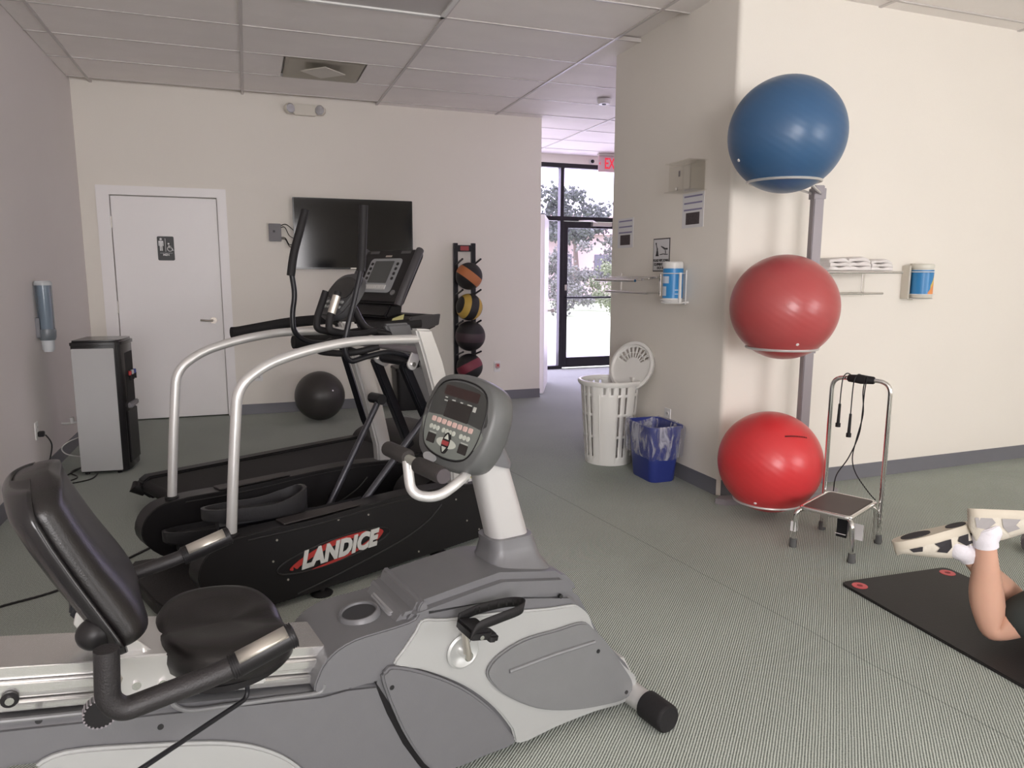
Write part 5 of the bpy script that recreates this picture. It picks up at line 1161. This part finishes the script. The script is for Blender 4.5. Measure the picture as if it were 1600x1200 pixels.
face_part('lcd_window', rrect(.092, .048, .003, 2, .004, .026), .002, .003, mat('black_window', (.018, .015, .014), .2))
bm = BM()
for cx, cy, w in ((-.058, .055, .010), (-.055, .046, .016), (-.024, .052, .014), (-.022, .045, .008), (.010, .052, .010), (.010, .044, .006), (.044, .052, .018), (.044, .044, .014)): box(bm, cx - w / 2, cx + w / 2, cy - .0016, cy + .0016, .002, .0028)
box(bm, .062, .074, .038, .052, .002, .0028); obj('printed_legends', onface(bm, MB_), mat('legend_grey', (.42, .43, .40), .5), bk, kind='stuff')
KW = mat('pale_pink_keys', (.60, .42, .38), .4); KG = mat('pale_green_keys', (.50, .52, .46), .4)
for k in range(8): face_part('key', rrect(.013, .014, .003, 2, -.070 + k * .0200, -.012), .002, .0055, KW)
for k, x in enumerate((-.082, -.069, -.056, -.033, -.020, -.007, .006, .034, .047, .060)): face_part('key', ellipse(.0052, .0068, 12, x + .010, -.035), .0022, .0055, KG)
for cx in (-.060, .062):
    face_part('square_button', rrect(.030, .026, .002, 2, cx, -.066), .0022, .004, mat('black_window', (.018, .015, .014), .2))
    face_part('button_caption', rrect(.026, .003, .001, 1, cx, -.050), .0022, .003, mat('legend_grey', (.42, .43, .40), .5))
face_part('arrow_pad', ellipse(.036, .014, 24, 0, -.066), .0022, .005, KG); face_part('arrow_pad', ellipse(.014, .030, 24, 0, -.066), .0022, .006, BLKPL)
face_part('arrow_key', [(-.008, -.055), (.008, -.055), (0, -.041)], .006, .008, KG); face_part('arrow_key', [(-.008, -.077), (.008, -.077), (0, -.091)], .006, .008, KG)
face_part('enter_key', rrect(.024, .012, .002, 2, 0, -.066), .006, .008, mat('dark_red_key', (.30, .04, .04), .4))
face_part('oval_badge', ellipse(.026, .013, 24, -.045, -.118), -.0005, .002, mat('silver_badge', (.42, .43, .44), .35, .4))
bm = BM()
secs = [ringr(.125, .115, .035, .150, .838, -.35), ringr(.128, .12, .035, .150, .855, -.35), ringr(.10, .125, .035, .140, .90, -.35), ringr(.06, .12, .025, .12, .96, -.35)]
V = [[bm.verts.new(p) for p in s] for s in secs]; n = len(V[0])
for a, b in zip(V, V[1:]):
    for k in range(n): bm.faces.new((a[k], a[(k + 1) % n], b[(k + 1) % n], b[k]))
bm.faces.new(V[0][::-1]); bm.faces.new(V[-1]); obj('console_neck', bm, BKGREY, bk, smooth=50)
# front grips on their silver yoke
GU = -.105
bm = BM(); tube(bm, rounded([(.10, VC - .02, .845), (.03, VC - .09, .825), (-.05, VC - .10, .79), (-.11, VC - .07, .80), (-.108, VC - .045, .885)], .05, 7), .0135, 14); obj('grip_yoke', bm, SILP, bk)
bm = BM(); tube(bm, [(GU, VC - .23, .893), (GU, VC + .11, .886)], .012, 12); hb = obj('hand_bar', bm, mat('grey_green_bar', (.28, .28, .25), .45), bk)
for a, b in ((-.115, .025), (.085, .225)):
    bm = BM(); tube(bm, [(GU, a, .893), (GU, a + .006, .893), (GU, b - .006, .888), (GU, b, .888)], [.018, .021, .021, .018], 18); obj('foam_grip', bm, mat('black_brown_foam', (.028, .024, .023), .8, bump=.3, bscale=300), hb)
bm = BM(); cyl(bm, (GU, -.121, .893), (GU, -.112, .893), .018, 18); obj('grip_end_cap', bm, mat('end_cap_grey', (.06, .05, .055), .4), hb)
# cup holder cover
bm = BM(); cov = sm2([(-.375, .36), (-.385, .41), (-.35, .455), (-.29, .478), (-.20, .482), (-.13, .49), (-.12, .52), (-.10, .53), (-.09, .45), (-.15, .36)], 3)
prism(bm, cov, .0, VW); obj('rear_cover', bm, BKGREY, bk, bevel=.02, bseg=4)
for s in (0,):
    MC3 = Matrix.Translation((-.238, .115, .4755)) @ Matrix.Rotation(math.radians(-6), 4, 'Y')
    bm = BM(); lathe(bm, [(.056, -.02), (.055, .014), (.050, .019), (.045, .018), (.043, .008), (.042, .008)], 32, MC3); cup = obj('cup_holder', bm, BKGREY, bk, smooth=50)
    bm = BM(); lathe(bm, [(.0435, .013), (.0, .011)], 32, MC3); obj('cup_well_shade', bm, mat('well_shade_grey', (.030, .030, .034), .5), cup)  # dark disc near the rim paints the shade of the deeper cup
bm = BM(); prism(bm, rrect(.052, .15, .018, 4, -.152, .13), .470, .4935, 'z'); obj('phone_ledge', bm, mat('silver_grey_ledge', (.30, .30, .31), .35), bk, bevel=.005)
# aluminium rail, sloping up towards the rear
SL = -(.592 - .450) / (.996 - .332)
def rl(u, off=0): return .450 + SL * (u + .332) + off
def railbox(name, u0, u1, o0, o1, v0, v1, m, bevel=.002):
    bm = BM(); prism(bm, [(u0, rl(u0, o0)), (u1, rl(u1, o0)), (u1, rl(u1, o1)), (u0, rl(u0, o1))], v0, v1); return obj(name, bm, m, bk, bevel=bevel, bseg=1)
railbox('rail', -1.55, -.31, -.028, 0, .055, .205, ALU); railbox('rail_track', -1.55, -.31, -.050, -.029, .040, .220, ALU)
railbox('rail_track', -1.55, -.31, -.066, -.052, .050, .210, ALU); railbox('rail_track', -1.55, -.31, -.088, -.068, .038, .222, ALU)
bm = BM(); cyl(bm, (-.985, .036, rl(-.985, -.058)), (-.985, .030, rl(-.985, -.058)), .016, 16); bt = obj('rail_bolt', bm, BLKPL, bk); bm = BM(); cyl(bm, (-.985, .030, rl(-.985, -.058)), (-.985, .024, rl(-.985, -.058)), .008, 10); obj('bolt_head', bm, CHROME, bt)
# rear frame cover with its recess and silver lower inlay
rear = [(-1.56, .10), (-1.42, .10), (-1.30, .24), (-1.10, .385), (-1.02, .375), (-.95, .28), (-.80, .13), (-.6, .05), (-.12, .03), (-.15, .08), (-.215, .20), (-.262, .345), (-.30, .365), (-.375, .372)]
rear = [(-1.56, rl(-1.56, -.095)), (-1.56, .12), (-1.40, .12), (-1.20, .30), (-1.06, .392), (-.99, .40), (-.93, .385), (-.86, .34), (-.80, .25), (-.70, .10), (-.55, .04), *B.poly([(676, 1208), (661, 1190), (636, 1156), (612, 1110), (594, 1066)], .004), (-.31, .362), (-.375, rl(-.375, -.095))]
bm = BM(); prism(bm, rear[::-1], .004, VW - .004); obj('rear_frame_cover', bm, BKGREY, bk, bevel=.014, bseg=3)
bm = BM(); prism(bm, B.poly([(586, 1062), (606, 1056), (625, 1108), (655, 1160), (700, 1212), (660, 1212), (622, 1160), (600, 1112)], .012), .012, VW - .012); obj('seam_filler', bm, BLKRUB, bk)  # black filler added so the gap between the panels reads dark
inl = sm2([(-.955, .395), (-.90, .412), (-.75, .372), (-.60, .322), (-.50, .262), (-.43, .185), (-.40, .11), (-.47, .06), (-.62, .06), (-.74, .14), (-.84, .28), (-.90, .37)], 4)
for a, b in ((-.012, .006), (VW - .006, VW + .012)):
    bm = BM(); prism(bm, inl, a, b); obj('silver_inlay', bm, BKSIL, bk, bevel=.006)
# shallow recess frame below the seat carriage
rp = B.poly([(268, 1096), (275, 1106), (300, 1112), (360, 1104), (430, 1094), (480, 1088), (503, 1082), (508, 1070)], -.002)
bm = BM(); tube(bm, catmull([(u, .0035, w) for u, w in rp], 5), .0055, 8); obj('recess_lip', bm, BKGREY2, bk)
rp = B.poly([(0, 1130), (60, 1124), (150, 1114), (262, 1100)], -.002)
bm = BM(); tube(bm, catmull([(u, .004, w) for u, w in rp], 5), .005, 8); obj('cover_ridge', bm, BKGREY2, bk)
for x, y in ((60, 1136), (253, 1145), (552, 1079), (613, 1075), (680, 959), (884, 937), (934, 1017), (978, 1081)):
    u, w = B.pv(x, y, -.02); bm = BM(); cyl(bm, (u, .01, w), (u, -.0235 if x in (934, 978) else (-.0185 if x == 613 else .0025), w), .0065, 12); obj('screw_hole', bm, mat('dark_screw', (.012, .012, .013), .5), bk)
# stabilisers
for u, w0 in ((.612, .044), (-1.48, .044)):
    bm = BM(); cyl(bm, (u, -.075, w0), (u, VW + .075, w0), .036, 22); sb = obj('stabiliser', bm, SILP if u > 0 else BKGREY, bk)
    for a, b in ((-.165, -.07), (VW + .07, VW + .165)):
        bm = BM(); lathe(bm, [(0, 0), (.038, 0), (.043, .006), (.044, .012), (.044, .095), (0, .095)], 28, axis_M((u, a if a < 0 else b, w0), (0, 1 if a < 0 else -1, 0))); obj('rubber_cap', bm, BLKRUB, sb)
bm = BM(); box(bm, -1.52, -1.44, .05, .21, .06, .60); obj('rear_post', bm, BKGREY, bk, bevel=.01)
bm = BM(); prism(bm, [(.50, .10), (.62, .045), (.66, .05), (.60, .16)], .03, VW - .03); obj('front_fork', bm, SILP, bk, bevel=.008)
# crank and pedals
cu, cw = B.pv(722, 1016, -.01)
bm = BM()
lathe(bm, [(.044, .0), (.048, .010), (.042, .014), (.030, .004), (.012, .002)], 32, axis_M((cu, -.008, cw), (0, -1, 0), up=(1, 0, 0))); obj('crank_dish', bm, mat('pale_silver_ring', (.47, .48, .47), .4, .3), bk, smooth=50)
bm = BM(); cyl(bm, (cu, -.01, cw), (cu, -.05, cw), .013, 16); obj('crank_axle', bm, CHROME, bk)
for s, py in ((1, -.042), (-1, VW + .042)):
    tip = Vector((cu + .0 * s - (0 if s > 0 else 0) + (-.012 if s > 0 else .012), py, cw + (.098 if s > 0 else -.098))); base_ = Vector((cu, py, cw))
    bm = BM(); tube(bm, [base_ + (base_ - tip) * .10, base_, L(base_, tip, .5), tip], [.012, .015, .0115, .011], 12, flat=.7); obj('crank_arm', bm, STEEL, bk)
    o_ = -1 if s > 0 else 1; pc = tip + Vector((.0, o_ * .055, .004))
    bm = BM(); R1 = Matrix.Translation(pc) @ Matrix.Rotation(math.radians(12), 4, 'Y')
    prism(bm, rrect(.062, .088, .012, 3), -.013, .013, 'z', R1); pd = obj('pedal', bm, BLKPL, bk, bevel=.006)
    bm = BM(); cyl(bm, tip, tip + Vector((0, o_ * .10, 0)), .006, 10); obj('pedal_spindle', bm, CHROME, pd)
    bm = BM(); prism(bm, rrect(.030, .05, .01, 3, .052, .0), -.03, -.008, 'z', R1); obj('counterweight', bm, BLKPL, pd, bevel=.006)
    bm = BM(); pts = catmull([(-.034, -o_ * -.045, .0), (-.02, o_ * .05, .028), (.04, o_ * .052, .050), (.11, o_ * .035, .062), (.135, -o_ * .0, .064), (.11, -o_ * .035, .052), (.04, -o_ * .052, .030), (-.02, -o_ * .05, .008)], 6)
    hh = .013
    A_ = [bm.verts.new((p.x, p.y, p.z - hh)) for p in pts]; B_ = [bm.verts.new((p.x, p.y, p.z + hh)) for p in pts]
    for i in range(len(pts) - 1): bm.faces.new((A_[i], A_[i + 1], B_[i + 1], B_[i]))
    bmesh.ops.transform(bm, matrix=R1, verts=bm.verts); so = obj('foot_strap', bm, BLKRUB, pd); md = so.modifiers.new('thick', 'SOLIDIFY'); md.thickness = .004; md.offset = 0
    bm = BM()
    for i in range(8):
        p = pts[min(len(pts) - 6, 24 + i * 2)]; q = pts[min(len(pts) - 5, 25 + i * 2)]
        dd = (q - p).normalized(); box(bm, -.0022, .0022, -.0026, .0026, -.008, .008, R1 @ frame_M(p, dd, (0, 0, 1)) @ Matrix.Rotation(PI / 2, 4, 'X'))
    obj('strap_slots', bm, mat('slot_dark', (.004, .004, .004), .6), pd, kind='stuff')
# seat carriage
car = B.poly([(184, 1052), (265, 1043), (400, 1050), (398, 1078), (300, 1090), (182, 1102)], .035)
bm = BM(); prism(bm, [(-.80, rl(-.80, .02)), (-.52, rl(-.52, .02)), (-.50, rl(-.52, .0)), (-.50, rl(-.52, -.075)), (-.80, rl(-.80, -.075))], .026, .234); obj('carriage', bm, SILP, bk, bevel=.004)
pl_ = [(-.835, .680), (-.80, .645), (-.765, .595), (-.712, .535), (-.715, .515), (-.80, .525), (-.835, .585), (-.868, .650), (-.862, .672)]
for a, b in ((.052, .060), (.200, .208)):
    bm = BM(); prism(bm, pl_, a, b); obj('seat_bracket', bm, SILP, bk, bevel=.002, bseg=1)
for (u, w) in ((-.745, .548), (-.828, .612), (-.775, .535)):
    bm = BM(); cyl(bm, (u, .052, w), (u, .040, w), .011, 14); obj('bracket_bolt', bm, CHROME, bk)
for (u, w) in ((-.715, rl(-.715, -.045)), (-.765, rl(-.765, -.045)), (-.56, rl(-.56, -.06))):
    bm = BM(); cyl(bm, (u, .026, w), (u, .018, w), .009, 12); obj('carriage_bolt', bm, CHROME, bk)
bm = BM(); prism(bm, [(-.865, .70), (-.825, .67), (-.815, .625), (-.85, .63), (-.875, .665)], .07, .19); obj('back_mount', bm, BLKMET, bk, bevel=.004)
bm = BM(); sphere(bm, (-.832, -.055, .668), .034, 24, 16, (1, .9, .95)); kn = obj('adjuster_knob', bm, BLKPL, bk); bm = BM(); cyl(bm, (-.832, -.055, .668), (-.825, .06, .655), .009, 10); obj('knob_shaft', bm, STEEL, kn)
# seat cushion
bm = BM(); SU0, SU1 = -.715, -.415
def seat_out(a):     # outline in (u, v), rear rounded, two thigh lobes at the front
    c, s = math.cos(a), math.sin(a)
    u = -.560 + .158 * c - (.028 * math.exp(-((a if a < PI else a - 2 * PI) / .45) ** 2)); vv = VC + .205 * math.copysign(abs(s) ** .85, s) * (1 - .10 * c)
    return u, vv
NS = 56
def seat_h(u, vv):
    x = (u + .56) / .16; y = (vv - VC) / .2
    return .024 * (1 - abs(y) ** 3) * 0 + .018 * math.sin(min(1.4, abs(y) * 1.6)) - .004 * math.exp(-(y / .18) ** 2) - .008 * max(0, x) ** 2 + .004 * math.sin(9 * y + .6) * max(0, .6 + x)
lv = [(0, .0), (.55, .0), (.80, .0), (.92, -.006), (.985, -.020), (1.0, -.042), (.97, -.066), (.82, -.078)]
cz0 = .545
rings = []
for s, dz in lv:
    if s == 0: rings.append([bm.verts.new((-.56, VC, cz0 + seat_h(-.56, VC) + .047 * 0))]); continue
    row = []
    for k in range(NS):
        u, vv = seat_out(2 * PI * k / NS); u = -.56 + (u + .56) * s; vv = VC + (vv - VC) * s
        row.append(bm.verts.new((u, vv, cz0 + seat_h(u, vv) * (1 if s < .95 else .8) + dz + SL * .4 * (u + .56))))
    rings.append(row)
for a, b in zip(rings, rings[1:]):
    for k in range(NS):
        if len(a) == 1: bm.faces.new((a[0], b[k], b[(k + 1) % NS]))
        else: bm.faces.new((a[k], b[k], b[(k + 1) % NS], a[(k + 1) % NS]))
bm.faces.new(rings[-1]); obj('seat_cushion', bm, BLKVIN, bk, smooth=80)
bm = BM(); prism(bm, [seat_out(2 * PI * k / NS) for k in range(NS)], .468, .492, 'z'); 
for q_ in bm.verts: q_.co.x = -.56 + (q_.co.x + .56) * .93; q_.co.y = VC + (q_.co.y - VC) * .93
obj('seat_pan', bm, BLKPL, bk, bevel=.006)
# seat back: padded shell, leaning back, wide at the bottom, wings curving forward
bm = BM(); NB, NT = 26, 22
def back_c(t):      # centre line (u,w), t=0 bottom, 1 top
    P = [(-.782, .622), (-.795, .660), (-.822, .715), (-.856, .785), (-.888, .855), (-.912, .915), (-.920, .965)]
    x = t * (len(P) - 1); i = min(int(x), len(P) - 2); f_ = x - i; return P[i][0] + (P[i + 1][0] - P[i][0]) * f_, P[i][1] + (P[i + 1][1] - P[i][1]) * f_
def back_w(t):
    w = .212 - .035 * t; e = min(1, (1 - t) / .16); e2 = min(1, (t + .02) / .14)
    return w * math.sqrt(max(0, 1 - (1 - e) ** 2)) * (math.sqrt(max(0, 1 - (1 - e2) ** 2)) * .35 + .65)
def back_pt(t, s, face):
    u, w = back_c(t); u2, w2 = back_c(min(1, t + .04)); u1, w1 = back_c(max(0, t - .04)); d = Vector((u2 - u1, 0, w2 - w1)).normalized(); n = Vector((d.z, 0, -d.x))   # n points forward (+u)
    if n.x < 0: n = -n
    hw = back_w(t); th = .040 * max(0, 1 - abs(s) ** 5) ** .5 * min(1, (1 - t) / .05 + .25) ** .5 * min(1, t / .05 + .3)
    dish = .012 * abs(s) ** 2 + .010 * math.exp(-((t - .28) / .2) ** 2) * (1 - s * s)   # wings and lumbar bulge
    p = Vector((u, VC + s * hw, w)) + n * (dish + (th * 1.25 if face > 0 else -th * .9 if face < 0 else 0))
    return p
def back_ring(t, grow=0, off=0):
    pts = []
    for k in range(NT): s = -1 + 2 * k / NT; pts.append(back_pt(t, math.sin(s * PI / 2), 1))
    for k in range(NT): s = 1 - 2 * k / NT; pts.append(back_pt(t, math.sin(s * PI / 2), -1))
    return pts
V = [[bm.verts.new(p) for p in back_ring(i / (NB - 1) * .995)] for i in range(NB)]
n = len(V[0])
for a, b in zip(V, V[1:]):
    for k in range(n): bm.faces.new((a[k], a[(k + 1) % n], b[(k + 1) % n], b[k]))
bm.faces.new(V[0][::-1]); bm.faces.new(V[-1]); obj('seat_back', bm, BLKVIN, bk, smooth=80)
bm = BM()
def shell_pt(t, s, k): p = back_pt(t, s, -1); return VecScale(p, t, s, k)
def VecScale(p, t, s, k):
    c = Vector((back_c(t)[0], VC, back_c(t)[1])); q = p.copy(); q.y = VC + (p.y - VC) * 1.03; q += Vector((-.008, 0, -.006)); return q
V1 = [[bm.verts.new(shell_pt(i / (NB - 1) * .99, math.sin((-1 + 2 * j / NT) * PI / 2), 0)) for j in range(NT + 1)] for i in range(NB)]
for a, b in zip(V1, V1[1:]):
    for k in range(NT): bm.faces.new((a[k], a[k + 1], b[k + 1], b[k]))
so = obj('back_shell', bm, mat('gloss_black_shell', (.012, .011, .012), .25), bk, smooth=80); md = so.modifiers.new('thick', 'SOLIDIFY'); md.thickness = .012; md.offset = 0
# seat side handles with pulse grips
for nv, sg in ((-.20, -1), (VC * 2 + .20, 1)):
    vi = VC - .115 if sg < 0 else VC + .115
    path = rounded([(-.80, vi, .55), (-.815, nv + sg * -.03, .56), (-.822, nv, .600), (-.76, nv, .572), (-.62, nv, .598), (-.49, nv, .636)] if sg > 0 else [(-.817, nv, .700), (-.822, nv, .602), (-.800, nv, .575), (-.62, nv, .598), (-.49, nv, .636)], .05, 7)
    bm = BM(); tube(bm, path, .0215 if sg < 0 else .0185, 16); sh_ = obj('side_handle', bm, mat('black_foam_sleeve', (.015, .013, .014), .5, bump=.3, bscale=260), bk)
    p0 = Vector((-.612, nv, .600)); p1 = Vector((-.485, nv, .6375)); d = (p1 - p0).normalized()
    bm = BM(); tube(bm, [p0, p0 + d * .004, p1 - d * .004, p1], [.022, .0245, .0245, .020], 20); pg = obj('pulse_grip', bm, BLKPL, sh_)
    n_ = Vector((0, -.35, 1)).normalized() if sg < 0 else Vector((0, -.5, .87)); n_ = (n_ - d * d.dot(n_)).normalized(); side = d.cross(n_)
    bm = BM(); P = []
    for k in range(7):
        a = math.radians(-42 + 14 * k); P.append(n_ * math.cos(a) + side * math.sin(a))
    r0 = [[bm.verts.new(q_ + p * rr_) for p in P] for q_, rr_ in ((p0 + d * .018, .0252), (p1 - d * .014, .0252))]
    for k in range(6): bm.faces.new((r0[0][k], r0[0][k + 1], r0[1][k + 1], r0[1][k]))
    so = obj('pulse_sensor', bm, STEEL, pg); md = so.modifiers.new('thick', 'SOLIDIFY'); md.thickness = .002
    for q0 in (p0 + d * .004, p1 - d * .012):
        for k in range(3):
            bm = BM(); c_ = q0 + d * .0045 * k; tube(bm, [c_ - d * .001, c_ + d * .001], .0258, 18); obj('grip_ring', bm, BLKRUB, pg)
    if sg < 0:
        bm = BM(); cyl(bm, (-.817, nv, .583), (-.817, VC - .10, .575), .014, 12); obj('handle_bar', bm, BLKMET, sh_)
        bm = BM(); cyl(bm, (-.835, -.055, .510), (-.835, -.075, .510), .030, 28); dd_ = obj('toothed_disc', bm, BLKPL, bk)
        bm = BM()
        for k in range(24):
            a = 2 * PI * k / 24; cyl(bm, (-.835 + .029 * math.cos(a), -.077, .510 + .029 * math.sin(a)), (-.835 + .029 * math.cos(a), -.054, .510 + .029 * math.sin(a)), .0022, 5)
        obj('disc_teeth', bm, GREYPLATE, dd_, kind='stuff')
        bm = BM(); cyl(bm, (-.835, -.055, .510), (-.80, .03, .52), .012, 10); obj('disc_shaft', bm, STEEL, bk)
# seat release lever
bm = BM(); tube(bm, rounded([(-.565, .02, .505), (-.557, -.05, .488), (-.554, -.05, .440), (-.78, -.21, .455), (-.80, -.22, .452)], .03, 6), .0055, 10); obj('release_lever', bm, BLKMET, bk)
